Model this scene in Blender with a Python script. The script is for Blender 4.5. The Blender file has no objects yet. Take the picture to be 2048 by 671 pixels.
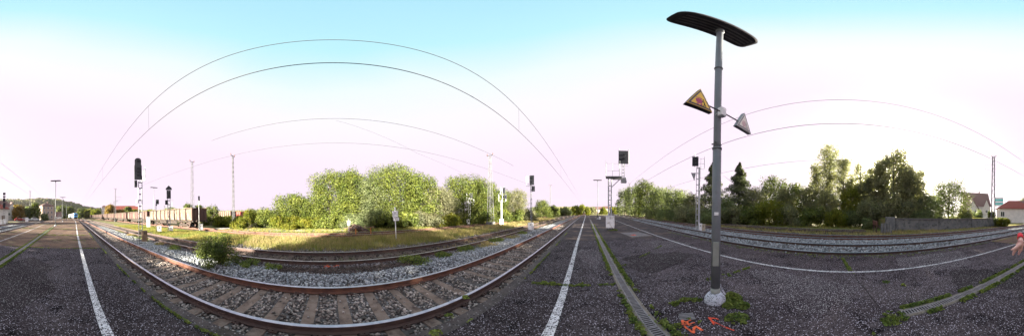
import bpy, math, random
import numpy as np
from mathutils import Matrix, Vector
rng = np.random.default_rng(7); random.seed(7)
S = bpy.context.scene; COL = S.collection
R = math.radians
# ------------------------------------------------------------ camera
cam = bpy.data.cameras.new('camera'); co = bpy.data.objects.new('camera', cam); COL.objects.link(co)
cam.type = 'PANO'
PX = 2048 / (2 * math.pi)
for tgt in (cam, getattr(cam, 'cycles', None)):
    if tgt is None: continue
    try:
        tgt.panorama_type = 'EQUIRECTANGULAR'
        tgt.latitude_max = 427 / PX; tgt.latitude_min = -(671 - 427) / PX
        tgt.longitude_min = -math.pi; tgt.longitude_max = math.pi
    except Exception as e: print('pano', e)
cam.clip_end = 6000; cam.clip_start = .05
co.matrix_world = Matrix.Translation((0, 0, 1.65)) @ Matrix.Rotation(-5.2 / PX, 4, 'X') @ Matrix.Rotation(R(26.37), 4, 'Z') @ Matrix.Rotation(R(90), 4, 'X')
S.camera = co
# ------------------------------------------------------------ light
SUN_AZ, SUN_EL = 108.0, 12.5          # azimuth clockwise from +Y
w = bpy.data.worlds.new('World'); S.world = w; w.use_nodes = True
nt = w.node_tree; N = nt.nodes; L = nt.links; N.clear()
def nd(tree, t, **k):
    n = tree.nodes.new(t)
    for a, v in k.items():
        if a.startswith('i_'): n.inputs[int(a[2:])].default_value = v
        else: setattr(n, a, v)
    return n
sky = nd(nt, 'ShaderNodeTexSky', sky_type='NISHITA', sun_disc=False, sun_elevation=R(SUN_EL), sun_rotation=R(SUN_AZ), air_density=1.0, dust_density=2.0, ozone_density=1.0)
tc = nd(nt, 'ShaderNodeTexCoord')
sep = nd(nt, 'ShaderNodeSeparateXYZ'); L.new(tc.outputs['Generated'], sep.inputs[0])
asn = nd(nt, 'ShaderNodeMath', operation='ARCSINE'); L.new(sep.outputs[2], asn.inputs[0])
dot = nd(nt, 'ShaderNodeVectorMath', operation='DOT_PRODUCT'); L.new(tc.outputs['Generated'], dot.inputs[0])
dot.inputs[1].default_value = (math.sin(R(SUN_AZ)), math.cos(R(SUN_AZ)), 0)
m1 = nd(nt, 'ShaderNodeMath', operation='MULTIPLY_ADD'); L.new(dot.outputs['Value'], m1.inputs[0]); m1.inputs[1].default_value = -.32; L.new(asn.outputs[0], m1.inputs[2])
nz = nd(nt, 'ShaderNodeTexNoise'); nz.inputs['Scale'].default_value = 1.3; nz.inputs['Detail'].default_value = 2; L.new(tc.outputs['Generated'], nz.inputs['Vector'])
m2 = nd(nt, 'ShaderNodeMath', operation='MULTIPLY_ADD'); L.new(nz.outputs['Fac'], m2.inputs[0]); m2.inputs[1].default_value = .22; L.new(m1.outputs[0], m2.inputs[2])
m3 = nd(nt, 'ShaderNodeMath', operation='DIVIDE'); L.new(m2.outputs[0], m3.inputs[0]); m3.inputs[1].default_value = 1.75
ramp = nd(nt, 'ShaderNodeValToRGB'); L.new(m3.outputs[0], ramp.inputs[0])
el = ramp.color_ramp.elements
EXPO = 3.0
SKYS = .1
def skc(r, g, b): k = 1 / 3.4; return (r * k, g * k, b * k, 1)
el[0].position = 0; el[0].color = skc(1.03, .875, 1.02)
el[1].position = 1; el[1].color = skc(.34, .70, .98)
for p, c in ((.36, (1.03, .87, 1.02)), (.50, (1.03, .97, 1.03)), (.61, (.90, 1.0, 1.04)), (.73, (.55, .93, 1.04))):
    e = el.new(p); e.color = skc(*c)
gain = nd(nt, 'ShaderNodeMix', data_type='RGBA', blend_type='MULTIPLY'); gain.inputs[0].default_value = 1
L.new(ramp.outputs[0], gain.inputs[6]); g = 3.4 / (SKYS * 2 ** EXPO); gain.inputs[7].default_value = (g, g, g, 1)
mx = nd(nt, 'ShaderNodeMix', data_type='RGBA'); mx.inputs[0].default_value = .005
L.new(gain.outputs[2], mx.inputs[6]); L.new(sky.outputs[0], mx.inputs[7])
bg = nd(nt, 'ShaderNodeBackground'); bg.inputs[1].default_value = SKYS; L.new(mx.outputs[2], bg.inputs[0])
wo = nd(nt, 'ShaderNodeOutputWorld'); L.new(bg.outputs[0], wo.inputs[0])
sl = bpy.data.lights.new('sun', 'SUN'); sl.energy = 5.0; sl.angle = R(.6); sl.color = (1, .90, .72)
so = bpy.data.objects.new('sun', sl); COL.objects.link(so)
sd = Vector((math.sin(R(SUN_AZ)) * math.cos(R(SUN_EL)), math.cos(R(SUN_AZ)) * math.cos(R(SUN_EL)), math.sin(R(SUN_EL))))
so.rotation_euler = sd.to_track_quat('Z', 'Y').to_euler(); so.location = sd * 100
S.view_settings.view_transform = 'Standard'; S.view_settings.look = 'None'; S.view_settings.exposure = EXPO; S.view_settings.gamma = 1
try: S.cycles.max_bounces = 6; S.cycles.transparent_max_bounces = 8
except Exception: pass
# ------------------------------------------------------------ materials
def mat(name, c1, c2=None, scale=4, detail=4, rough=.8, metal=0, bump=0, bscale=40, speck=None, dirt=None, trans=0, island=0, coord='pos', contrast=.15, spec=.3):
    """c1/c2 mixed by noise; speck=(colour, voronoi scale, share); dirt=(colour, scale, amount); island = per-piece brightness spread"""
    m = bpy.data.materials.new(name); m.use_nodes = True; t = m.node_tree; l = t.links
    b = t.nodes['Principled BSDF']; b.inputs['Roughness'].default_value = rough; b.inputs['Metallic'].default_value = metal
    b.inputs['Specular IOR Level'].default_value = spec
    if coord == 'pos': v = nd(t, 'ShaderNodeNewGeometry').outputs['Position']
    else: v = nd(t, 'ShaderNodeTexCoord').outputs['Object']
    c2 = c2 or c1
    n = nd(t, 'ShaderNodeTexNoise'); n.inputs['Scale'].default_value = scale; n.inputs['Detail'].default_value = detail; l.new(v, n.inputs['Vector'])
    mr = nd(t, 'ShaderNodeMapRange'); l.new(n.outputs['Fac'], mr.inputs[0]); mr.inputs[1].default_value = .5 - contrast; mr.inputs[2].default_value = .5 + contrast
    mx = nd(t, 'ShaderNodeMix', data_type='RGBA'); l.new(mr.outputs[0], mx.inputs[0]); mx.inputs[6].default_value = (*c1, 1); mx.inputs[7].default_value = (*c2, 1)
    out = mx.outputs[2]
    if island:
        gi = nd(t, 'ShaderNodeNewGeometry'); mm = nd(t, 'ShaderNodeMapRange'); l.new(gi.outputs['Random Per Island'], mm.inputs[0]); mm.inputs[3].default_value = 1 - island; mm.inputs[4].default_value = 1 + island
        vm = nd(t, 'ShaderNodeVectorMath', operation='SCALE'); l.new(out, vm.inputs[0]); l.new(mm.outputs[0], vm.inputs['Scale']); out = vm.outputs[0]
    if dirt:
        for (dc, ds, da) in (dirt if isinstance(dirt, list) else [dirt]):
            dn = nd(t, 'ShaderNodeTexNoise'); dn.inputs['Scale'].default_value = ds; dn.inputs['Detail'].default_value = 5; dn.inputs['Roughness'].default_value = .65; l.new(v, dn.inputs['Vector'])
            dr = nd(t, 'ShaderNodeMapRange'); l.new(dn.outputs['Fac'], dr.inputs[0]); dr.inputs[1].default_value = .62 - da * .3; dr.inputs[2].default_value = .72 - da * .2
            dm = nd(t, 'ShaderNodeMix', data_type='RGBA'); l.new(dr.outputs[0], dm.inputs[0]); l.new(out, dm.inputs[6]); dm.inputs[7].default_value = (*dc, 1); out = dm.outputs[2]
    if speck:
        for (sc, ss, sh) in (speck if isinstance(speck, list) else [speck]):
            vo = nd(t, 'ShaderNodeTexVoronoi'); vo.inputs['Scale'].default_value = ss; l.new(v, vo.inputs['Vector'])
            sx = nd(t, 'ShaderNodeSeparateXYZ'); l.new(vo.outputs['Color'], sx.inputs[0])
            g1 = nd(t, 'ShaderNodeMath', operation='LESS_THAN'); l.new(sx.outputs[0], g1.inputs[0]); g1.inputs[1].default_value = sh
            g2 = nd(t, 'ShaderNodeMath', operation='LESS_THAN'); l.new(vo.outputs['Distance'], g2.inputs[0]); g2.inputs[1].default_value = .48
            g3 = nd(t, 'ShaderNodeMath', operation='MULTIPLY'); l.new(g1.outputs[0], g3.inputs[0]); l.new(g2.outputs[0], g3.inputs[1])
            sm = nd(t, 'ShaderNodeMix', data_type='RGBA'); l.new(g3.outputs[0], sm.inputs[0]); l.new(out, sm.inputs[6]); sm.inputs[7].default_value = (*sc, 1); out = sm.outputs[2]
    l.new(out, b.inputs['Base Color'])
    if bump:
        bn = nd(t, 'ShaderNodeTexNoise'); bn.inputs['Scale'].default_value = bscale; bn.inputs['Detail'].default_value = 3; l.new(v, bn.inputs['Vector'])
        bp = nd(t, 'ShaderNodeBump'); bp.inputs['Strength'].default_value = bump; bp.inputs['Distance'].default_value = .02; l.new(bn.outputs['Fac'], bp.inputs['Height']); l.new(bp.outputs[0], b.inputs['Normal'])
    if trans:
        tr = nd(t, 'ShaderNodeBsdfTranslucent'); tv = nd(t, 'ShaderNodeMix', data_type='RGBA', blend_type='MULTIPLY'); tv.inputs[0].default_value = 1; l.new(out, tv.inputs[6]); tv.inputs[7].default_value = (1.6, 1.7, 1.0, 1); l.new(tv.outputs[2], tr.inputs[0])
        ms = nd(t, 'ShaderNodeMixShader'); ms.inputs[0].default_value = trans; l.new(b.outputs[0], ms.inputs[1]); l.new(tr.outputs[0], ms.inputs[2])
        l.new(ms.outputs[0], t.nodes['Material Output'].inputs[0])
    return m
M = {}
M['asphalt'] = mat('old_asphalt', (.046, .037, .042), (.088, .072, .080), .8, 6, 1, bump=1, bscale=60, speck=[((.15, .13, .145), 80, .28), ((.006, .006, .007), 60, .32), ((.48, .44, .52), 66, .14)], dirt=[((.012, .010, .012), 1.5, .3), ((.09, .075, .08), .45, .3)], spec=.04)
M['asphalt_worn'] = mat('worn_dark_asphalt', (.026, .021, .024), (.05, .042, .046), .9, 6, 1, bump=1, bscale=60, speck=[((.12, .10, .11), 80, .28), ((.006, .006, .007), 60, .32), ((.4, .38, .4), 66, .10)], spec=.04)
M['asphalt_pale'] = mat('worn_pale_asphalt', (.048, .038, .046), (.085, .07, .082), .9, 6, 1, bump=1, bscale=60, speck=[((.17, .15, .16), 80, .3), ((.008, .007, .008), 60, .26), ((.5, .48, .5), 66, .2)], spec=.04)
M['asphalt_brown'] = mat('brown_asphalt', (.17, .11, .08), (.085, .058, .05), .7, 6, .9, bump=.6, bscale=60, speck=[((.25, .23, .23), 42, .08), ((.03, .025, .028), 50, .2)], dirt=[((.19, .145, .10), 1.1, .35), ((.05, .04, .045), .5, .2)], spec=.05)
M['asphalt_smooth'] = mat('smooth_asphalt', (.072, .062, .066), (.048, .042, .048), .9, 6, .9, bump=.4, bscale=60, speck=((.2, .19, .2), 42, .05), dirt=[((.15, .11, .09), .7, .35), ((.03, .025, .03), 1.2, .25)], spec=.05)
M['edge'] = mat('platform_edge_concrete', (.085, .072, .07), (.05, .043, .045), 5, 6, .9, bump=.8, bscale=40, speck=[((.2, .19, .2), 40, .12), ((.03, .027, .03), 30, .2)], dirt=((.04, .035, .03), 2, .3))
def paint_mat(name, pc, share, base=(.045, .04, .048), sc=38):
    return mat(name, pc, tuple(c * .7 for c in pc), 6, 3, .8, bump=.6, bscale=70, speck=[(base, sc, share), (base, sc * 1.7, share * .8)], dirt=[(base, 14, .25), (base, 2.5, .15)], spec=.1)
M['white_paint'] = paint_mat('worn_white_paint', (.68, .68, .72), .40)
M['white_thin'] = paint_mat('very_worn_white_paint', (.68, .68, .72), .46)
M['orange_paint'] = paint_mat('orange_spray_paint', (.85, .16, .07), .10, sc=60)
M['red_paint'] = paint_mat('red_spray_paint', (.8, .10, .05), .28, sc=60)
M['ballast_base'] = mat('ballast_bed', (.05, .045, .045), (.10, .09, .09), 12, 4, .95, bump=1, bscale=18, speck=[((.2, .19, .2), 16, .3), ((.03, .027, .027), 20, .3)])
M['stone_blue'] = mat('blue_grey_ballast', (.20, .215, .24), (.31, .325, .345), 6, 3, .85, island=.65)
M['stone_brown'] = mat('brown_grey_ballast', (.17, .145, .13), (.30, .27, .255), 2.5, 3, .9, island=.8)
M['stone_dark'] = mat('dark_cinder', (.05, .038, .036), (.09, .07, .065), 5, 3, .95, island=.6)
M['stone_mix'] = mat('weathered_ballast', (.13, .12, .13), (.2, .19, .2), 2, 3, .9, island=.65)
M['sleeper'] = mat('concrete_sleeper', (.15, .108, .088), (.205, .158, .135), 7, 5, .9, bump=.5, bscale=60, dirt=((.07, .05, .045), 3, .35))
M['wood_sleeper'] = mat('wooden_sleeper', (.05, .036, .03), (.085, .062, .05), 9, 5, .9, bump=.6)
M['rust'] = mat('rusty_rail_side', (.135, .062, .042), (.085, .042, .033), 5, 5, .75, bump=.2, bscale=50)
M['rust_dark'] = mat('dark_rusty_rail_side', (.05, .034, .032), (.075, .047, .04), 5, 5, .7, bump=.2)
M['rail_top'] = mat('polished_rail_head', (.30, .34, .42), (.42, .45, .52), 9, 2, .3, metal=.85)
M['rail_dull'] = mat('dull_rail_head', (.28, .25, .25), (.4, .38, .38), 4, 3, .4, metal=.7)
M['grass_ground'] = mat('dry_grassy_soil', (.12, .13, .035), (.18, .14, .065), .7, 8, .95, bump=.8, bscale=8, dirt=[((.11, .13, .03), .25, .45), ((.15, .12, .07), 1.5, .2)])
M['soil'] = mat('brown_trackside_soil', (.07, .052, .042), (.11, .09, .07), 1.4, 7, .95, bump=1, bscale=20, dirt=((.06, .065, .025), .9, .3), speck=((.18, .17, .17), 14, .15))
M['gravel_pale'] = mat('pale_gravel', (.36, .33, .32), (.48, .45, .43), 3, 5, .95, bump=.8, bscale=20, speck=((.12, .1, .1), 12, .25))
M['leaf'] = mat('broadleaf_foliage', (.042, .066, .012), (.115, .132, .022), .9, 3, .6, trans=.28, island=.6, contrast=.2)
M['leaf_dark'] = mat('dark_foliage', (.095, .12, .055), (.15, .17, .08), .9, 3, .6, trans=.5, island=.4)
M['leaf_grey'] = mat('greyish_foliage', (.14, .15, .095), (.21, .20, .12), .8, 3, .65, trans=.55, island=.4)
M['leaf_yellow'] = mat('yellowing_foliage', (.10, .125, .014), (.17, .165, .02), 1, 3, .6, trans=.55, island=.4)
M['leaf_orange'] = mat('autumn_foliage', (.2, .11, .02), (.14, .11, .025), 1, 3, .6, trans=.35, island=.4)
M['needle'] = mat('conifer_foliage', (.055, .07, .04), (.09, .10, .055), 1, 3, .7, trans=.3, island=.4)
M['bark'] = mat('bark', (.06, .045, .035), (.1, .08, .065), 6, 5, .9, bump=.8)
M['grass'] = mat('green_grass_blades', (.13, .165, .035), (.25, .21, .07), .6, 3, .8, trans=.35, island=.45)
M['grass_dry'] = mat('dry_grass_blades', (.32, .25, .13), (.17, .16, .06), .5, 3, .85, trans=.3, island=.5)
M['moss'] = mat('green_weed_leaves', (.07, .115, .025), (.17, .20, .05), 6, 3, .7, trans=.3, island=.5)
M['pole'] = mat('grey_painted_steel', (.13, .145, .165), (.16, .175, .195), 3, 4, .5, bump=.05, coord='obj', dirt=((.1, .1, .1), 2, .15))
M['pole_light'] = mat('pale_grey_green_sleeve', (.22, .235, .22), (.26, .27, .26), 8, 3, .6, coord='obj')
M['galv'] = mat('galvanised_steel', (.36, .38, .41), (.46, .48, .5), 8, 4, .45, metal=.4, coord='obj')
M['galv_dark'] = mat('weathered_galvanised_steel', (.2, .21, .235), (.28, .29, .31), 8, 4, .5, metal=.4, coord='obj')
M['white_speck'] = mat('white_speckled_foundation', (.55, .57, .66), (.44, .46, .55), 10, 4, .85, bump=.8, bscale=60, speck=((.04, .04, .05), 60, .3), coord='obj', dirt=((.12, .12, .13), 9, .25))
M['lampdark'] = mat('dark_lamp_housing', (.035, .03, .04), (.055, .05, .06), 6, 3, .5, coord='obj')
M['lamprib'] = mat('grey_lamp_lens', (.10, .09, .10), (.13, .12, .13), 6, 3, .4, coord='obj')
M['black'] = mat('matt_black_screen', (.011, .013, .02), (.02, .023, .032), 4, 3, .6, coord='obj')
M['black_pure'] = mat('black_print', (.015, .015, .018), None, rough=.7)
M['glass'] = mat('signal_lens_glass', (.02, .025, .03), None, rough=.1, spec=.6)
M['white'] = mat('white_enamel', (.80, .81, .84), (.72, .73, .76), 6, 4, .5, coord='obj', dirt=((.4, .38, .34), 3, .18))
M['white_wall'] = mat('white_render', (.62, .60, .58), (.52, .51, .5), 1.5, 5, .9, bump=.2)
M['beige_wall'] = mat('beige_render', (.42, .34, .27), (.35, .28, .23), 1.5, 5, .9)
M['box_beige'] = mat('beige_painted_cabinet', (.42, .37, .29), (.35, .31, .25), 5, 4, .6, coord='obj')
M['box_brown'] = mat('brown_painted_cabinet', (.17, .115, .075), (.12, .085, .06), 5, 4, .6, coord='obj')
M['roof_red'] = mat('red_roof_tiles', (.24, .06, .045), (.17, .05, .04), 6, 4, .85, bump=.5)
M['roof_brown'] = mat('brown_roof_tiles', (.17, .095, .085), (.12, .075, .07), 5, 4, .85, bump=.5)
M['window'] = mat('window_glass', (.03, .035, .045), None, rough=.1, spec=.7)
M['turq'] = mat('turquoise_sheeting', (.04, .50, .46), (.06, .42, .42), 1, 3, .6)
M['yellow'] = mat('yellow_plastic', (.75, .5, .03), (.6, .4, .03), 5, 3, .6)
M['sign_yellow'] = mat('yellow_sign_face', (.92, .64, .10), (.85, .58, .10), 9, 3, .45, coord='obj')
M['sign_faded'] = mat('faded_white_sign_face', (.86, .82, .76), (.76, .72, .68), 9, 3, .5, coord='obj')
M['pict_pink'] = mat('magenta_print', (.50, .10, .22), (.4, .08, .18), 9, 3, .6)
M['pict_faded'] = mat('faded_pink_print', (.55, .38, .42), None, rough=.6)
M['grey_border'] = mat('grey_print', (.10, .09, .12), None, rough=.6)
M['orange_post'] = mat('rusty_orange_post', (.5, .2, .06), (.38, .14, .05), 9, 3, .8)
M['wagon'] = mat('weathered_brown_wagon_paint', (.085, .07, .055), (.13, .11, .085), .8, 6, .75, coord='obj', bump=.2, dirt=[((.10, .05, .035), 1.3, .4), ((.22, .19, .14), .9, .25)])
M['wagon_dark'] = mat('dark_brown_wagon_paint', (.07, .042, .04), (.10, .055, .05), 1.5, 5, .75, coord='obj')
M['wagon_red'] = mat('red_wagon_paint', (.25, .06, .05), (.19, .05, .04), 1.5, 5, .75, coord='obj')
M['bogie'] = mat('black_running_gear', (.025, .022, .02), (.05, .035, .03), 5, 4, .8)
M['concrete'] = mat('stained_concrete_wall', (.10, .105, .115), (.16, .16, .165), .9, 7, .9, bump=.6, bscale=25, dirt=[((.05, .055, .06), 2.2, .35), ((.2, .19, .17), 4, .15)])
M['slab'] = mat('grey_concrete_slab', (.16, .15, .16), (.11, .1, .11), 3, 5, .9, bump=.4, speck=((.3, .29, .3), 40, .06))
M['channel'] = mat('drain_channel_concrete', (.15, .13, .11), (.2, .18, .16), 5, 5, .9, bump=.5, speck=((.06, .055, .05), 45, .15))
M['grate'] = mat('galvanised_drain_grate', (.24, .24, .26), (.17, .17, .18), 8, 4, .5, metal=.5)
M['void'] = mat('dark_drain_bottom', (.015, .014, .014), None, rough=.95)
M['wire'] = mat('overhead_wire_copper', (.03, .03, .035), None, rough=.6)
M['skin'] = mat('skin', (.72, .44, .38), (.66, .36, .33), 30, 3, .5, coord='obj')
M['nail'] = mat('finger_nail', (.62, .38, .34), None, rough=.35)
M['red_cloth'] = mat('red_cloth', (.70, .02, .04), (.6, .02, .03), 30, 3, .8)
M['train_blue'] = mat('blue_train_paint', (.05, .28, .62), (.04, .24, .55), 3, 3, .4)
M['train_white'] = mat('white_train_paint', (.7, .72, .75), None, rough=.4)
M['car_red'] = mat('dark_red_car_paint', (.25, .03, .03), None, rough=.3)
M['car_white'] = mat('white_car_paint', (.7, .7, .7), None, rough=.3)
M['rubber'] = mat('black_rubber', (.02, .02, .02), None, rough=.9)
M['hill'] = mat('wooded_hill', (.07, .09, .04), (.12, .13, .06), .02, 8, .95, island=.3)
M['hill_leaf'] = mat('far_tree_crowns', (.07, .09, .035), (.15, .14, .05), .01, 5, .9, island=.4)
M['plank'] = mat('weathered_timber', (.22, .15, .10), (.15, .1, .07), 5, 5, .85, bump=.5)
M['mast_paint'] = mat('dark_mast_steel', (.085, .088, .095), (.12, .125, .135), 5, 4, .7, coord='obj')
M['insul'] = mat('brown_insulator', (.12, .05, .035), None, rough=.4)
# ------------------------------------------------------------ mesh helpers
class MB:
    def __init__(s): s.v = []; s.f = []; s.m = []; s.cur = 0
    def add(s, vs, fs):
        o = len(s.v); s.v += [tuple(p) for p in vs]; s.f += [tuple(i + o for i in f) for f in fs]; s.m += [s.cur] * len(fs)
    def box(s, c, d, rz=0, T=None, bev=0):
        x, y, z = (k / 2 for k in d); b = min(bev, x * .9, y * .9, z * .9)
        if b > 0:
            P = []
            for sz in (-1, 1):
                for ins in ((0, 1) if sz < 0 else (1, 0)):
                    pass
            ring = lambda xx, yy, zz: [(-xx, -yy + b, zz), (-xx + b, -yy, zz), (xx - b, -yy, zz), (xx, -yy + b, zz), (xx, yy - b, zz), (xx - b, yy, zz), (-xx + b, yy, zz), (-xx, yy - b, zz)]
            P = ring(x - b, y - b, -z) + ring(x, y, -z + b) + ring(x, y, z - b) + ring(x - b, y - b, z)
            F = [tuple(reversed(range(8))), tuple(range(24, 32))]
            for k in range(3):
                for i in range(8): F.append((k * 8 + i, k * 8 + (i + 1) % 8, (k + 1) * 8 + (i + 1) % 8, (k + 1) * 8 + i))
        else:
            P = [(-x, -y, -z), (x, -y, -z), (x, y, -z), (-x, y, -z), (-x, -y, z), (x, -y, z), (x, y, z), (-x, y, z)]
            F = [(0, 3, 2, 1), (4, 5, 6, 7), (0, 1, 5, 4), (1, 2, 6, 5), (2, 3, 7, 6), (3, 0, 4, 7)]
        A = Matrix.Translation(c) @ (T.to_4x4() if T else Matrix.Rotation(rz, 4, 'Z'))
        s.add([A @ Vector(p) for p in P], F); return s
    def bar(s, a, b, w, h=None):
        a = Vector(a); b = Vector(b); d = b - a; h = h or w
        q = d.to_track_quat('Z', 'Y').to_matrix()
        return s.box((a + b) / 2, (w, h, d.length), T=q)
    def tube(s, pts, r, n=8, cap=True):
        pts = [Vector(p) for p in pts]; rs = r if isinstance(r, (list, tuple)) else [r] * len(pts)
        V = []; F = []
        for i, p in enumerate(pts):
            d = (pts[min(i + 1, len(pts) - 1)] - pts[max(i - 1, 0)])
            q = d.to_track_quat('Z', 'Y')
            for k in range(n):
                a = 2 * math.pi * k / n; V.append(p + q @ Vector((rs[i] * math.cos(a), rs[i] * math.sin(a), 0)))
        for i in range(len(pts) - 1):
            for k in range(n): F.append((i * n + k, i * n + (k + 1) % n, (i + 1) * n + (k + 1) % n, (i + 1) * n + k))
        if cap: F.append(tuple(reversed(range(n)))); F.append(tuple((len(pts) - 1) * n + k for k in range(n)))
        s.add(V, F); return s
    def prism(s, poly, axis, a, b):
        """poly in the plane perpendicular to axis; extruded from a to b"""
        n = len(poly)
        def P(u, v, t): return {'x': (t, u, v), 'y': (u, t, v), 'z': (u, v, t)}[axis]
        V = [P(u, v, a) for u, v in poly] + [P(u, v, b) for u, v in poly]
        F = [tuple(range(n)), tuple(reversed(range(n, 2 * n)))] + [(i, i + n, (i + 1) % n + n, (i + 1) % n) for i in range(n)]
        s.add(V, F); return s
    def mesh(s, name, mats, smooth=False):
        me = bpy.data.meshes.new(name); me.from_pydata(s.v, [], s.f)
        for m in (mats if isinstance(mats, (list, tuple)) else [mats]): me.materials.append(m)
        if len(me.materials) > 1: me.polygons.foreach_set('material_index', s.m)
        if smooth: me.polygons.foreach_set('use_smooth', [True] * len(me.polygons))
        me.update(); return me
    def build(s, name, mats, parent=None, smooth=False, fix=True):
        me = s.mesh(name, mats, smooth)
        if fix:
            import bmesh
            bm = bmesh.new(); bm.from_mesh(me); bmesh.ops.recalc_face_normals(bm, faces=bm.faces); bm.to_mesh(me); bm.free()
        return obj(name, me, parent)
def obj(name, me, parent=None, loc=None):
    o = bpy.data.objects.new(name, me); COL.objects.link(o)
    if parent: o.parent = parent
    if loc: o.location = loc
    return o
def tag(o, label=None, cat=None, group=None, kind=None):
    for k, v in (('label', label), ('category', cat), ('group', group), ('kind', kind)):
        if v: o[k] = v
    return o
def thing(name, label, cat, loc=(0, 0, 0), rz=0, group=None):
    o = bpy.data.objects.new(name, None); COL.objects.link(o); o.location = loc; o.rotation_euler = (0, 0, rz); o.empty_display_size = .2
    return tag(o, label, cat, group)
KIDS = {}
def copy_tree(src, loc=None, rz=None, label=None, parent=None, kids=None):
    if kids is None:
        kids = {}
        for o in COL.objects:
            if o.parent: kids.setdefault(o.parent.name, []).append(o)
    c = src.copy(); COL.objects.link(c)
    if parent: c.parent = parent
    if loc is not None: c.location = loc
    if rz is not None: c.rotation_euler = (0, 0, rz)
    if label: c['label'] = label
    for k in kids.get(src.name, []): copy_tree(k, parent=c, kids=kids)
    return c
def npmesh(name, V, F, m, smooth=False):
    """fast mesh from numpy arrays, all faces with the same vertex count"""
    me = bpy.data.meshes.new(name); n = F.shape[1]
    me.vertices.add(len(V)); me.vertices.foreach_set('co', V.astype(np.float32).ravel())
    me.loops.add(F.size); me.loops.foreach_set('vertex_index', F.astype(np.int32).ravel())
    me.polygons.add(len(F)); me.polygons.foreach_set('loop_start', np.arange(0, F.size, n, dtype=np.int32))
    me.materials.append(m); me.update(calc_edges=True)
    if smooth: me.polygons.foreach_set('use_smooth', [True] * len(F))
    return me
def rand_rot(n):
    q = rng.normal(size=(n, 4)); q /= np.linalg.norm(q, axis=1)[:, None]; a, b, c, d = q.T
    return np.stack([1-2*(c*c+d*d), 2*(b*c-a*d), 2*(b*d+a*c), 2*(b*c+a*d), 1-2*(b*b+d*d), 2*(c*d-a*b), 2*(b*d-a*c), 2*(c*d+a*b), 1-2*(b*b+c*c)], 1).reshape(n, 3, 3)
def stones(name, P, size, m, label=None, parent=None):
    n = len(P)
    base = np.array([(-1,-1,-.7),(1,-1,-.7),(1,1,-.7),(-1,1,-.7),(-.7,-.7,.8),(.7,-.7,.8),(.7,.7,.8),(-.7,.7,.8)]) * .6
    V = base[None] * rng.uniform(.65, 1.35, (n, 8, 3)) * (size * rng.uniform(.6, 1.35, (n, 1, 1))) * rng.uniform(.7, 1.2, (n, 1, 3))
    V = np.einsum('nij,nkj->nki', rand_rot(n), V) + P[:, None]
    f = np.array([(0,3,2,1),(4,5,6,7),(0,1,5,4),(1,2,6,5),(2,3,7,6),(3,0,4,7)])
    F = (f[None] + 8 * np.arange(n)[:, None, None]).reshape(-1, 4)
    o = obj(name, npmesh(name, V.reshape(-1, 3), F, m)); tag(o, label, 'gravel', kind='stuff'); return o
def leaves(P, size, up=.3, Nn=None, asp=1.6):
    """P centres; returns V,F of folded-free quads, random orientation"""
    n = len(P)
    nr = rng.normal(size=(n, 3)); nr[:, 2] += up
    if Nn is not None: nr = nr * .6 + Nn
    nr /= np.linalg.norm(nr, axis=1)[:, None]
    a = np.cross(nr, rng.normal(size=(n, 3))); a /= np.linalg.norm(a, axis=1)[:, None]; b = np.cross(nr, a)
    s = (size * rng.uniform(.6, 1.4, n))[:, None] if np.isscalar(size) else size[:, None]
    V = np.stack([P - a * s * asp * .5, P + b * s * .5 - a * s * .05, P + a * s * asp * .5, P - b * s * .5 - a * s * .05], 1)
    F = np.arange(4 * n).reshape(n, 4); return V.reshape(-1, 3), F
def blades(P, h, wd, lean=.35):
    n = len(P); az = rng.uniform(0, 2 * np.pi, n); hh = h * rng.uniform(.5, 1.3, n) if np.isscalar(h) else h
    d = np.stack([np.cos(az), np.sin(az), np.zeros(n)], 1); s = np.stack([-np.sin(az), np.cos(az), np.zeros(n)], 1) * wd / 2
    le = rng.uniform(0, lean, n)[:, None] * hh[:, None]
    mid = P + np.array([0, 0, .55]) * hh[:, None] + d * le * .35; tip = P + np.array([0, 0, 1.]) * hh[:, None] + d * le
    V = np.stack([P - s, P + s, mid + s * .7, mid - s * .7, tip], 1).reshape(-1, 3)
    i = 5 * np.arange(n)
    F = np.concatenate([np.stack([i, i+1, i+2], 1), np.stack([i, i+2, i+3], 1), np.stack([i+3, i+2, i+4], 1)])
    return V, F
def snz(x, y, k=0):  # cheap smooth pseudo-noise in [-1,1]
    return (np.sin(x*1.3+k)+np.sin(y*1.7+k*2.1)+np.sin((x+y)*.7+k*.7)+np.sin((x-y)*2.3+1.9*k))/4
# ------------------------------------------------------------ curves of the line
def bendL(y):
    y = np.asarray(y, float); return np.where(y > 60, .0015*(y-60)**2, 0) + np.where(y < -40, .00047*(y+40)**2, 0)
def rr(y):
    y = np.asarray(y, float); a = np.abs(y); r = .08*(np.sqrt(np.minimum(a, 70)**2+100)-10)
    return r + np.where(y > 70, .08*(y-70), 0)
YS = np.concatenate([np.arange(-260, -60, 8), np.arange(-60, 60, 2), np.arange(60, 261, 8)]).astype(float)
def strip(name, xa, xb, z, m, ys=YS, kind='structure', zb=None):
    """a sheet between two x(y) functions"""
    A = np.stack([xa(ys), ys, np.full_like(ys, z)], 1); B = np.stack([xb(ys), ys, np.full_like(ys, z if zb is None else zb)], 1)
    n = len(ys); V = np.concatenate([A, B]); i = np.arange(n-1); F = np.stack([i, i+n, i+n+1, i+1], 1)
    if (xb(ys)[0] < xa(ys)[0]): F = F[:, ::-1]
    o = obj(name, npmesh(name, V, F, m)); return tag(o, kind=kind) if kind else o
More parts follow.
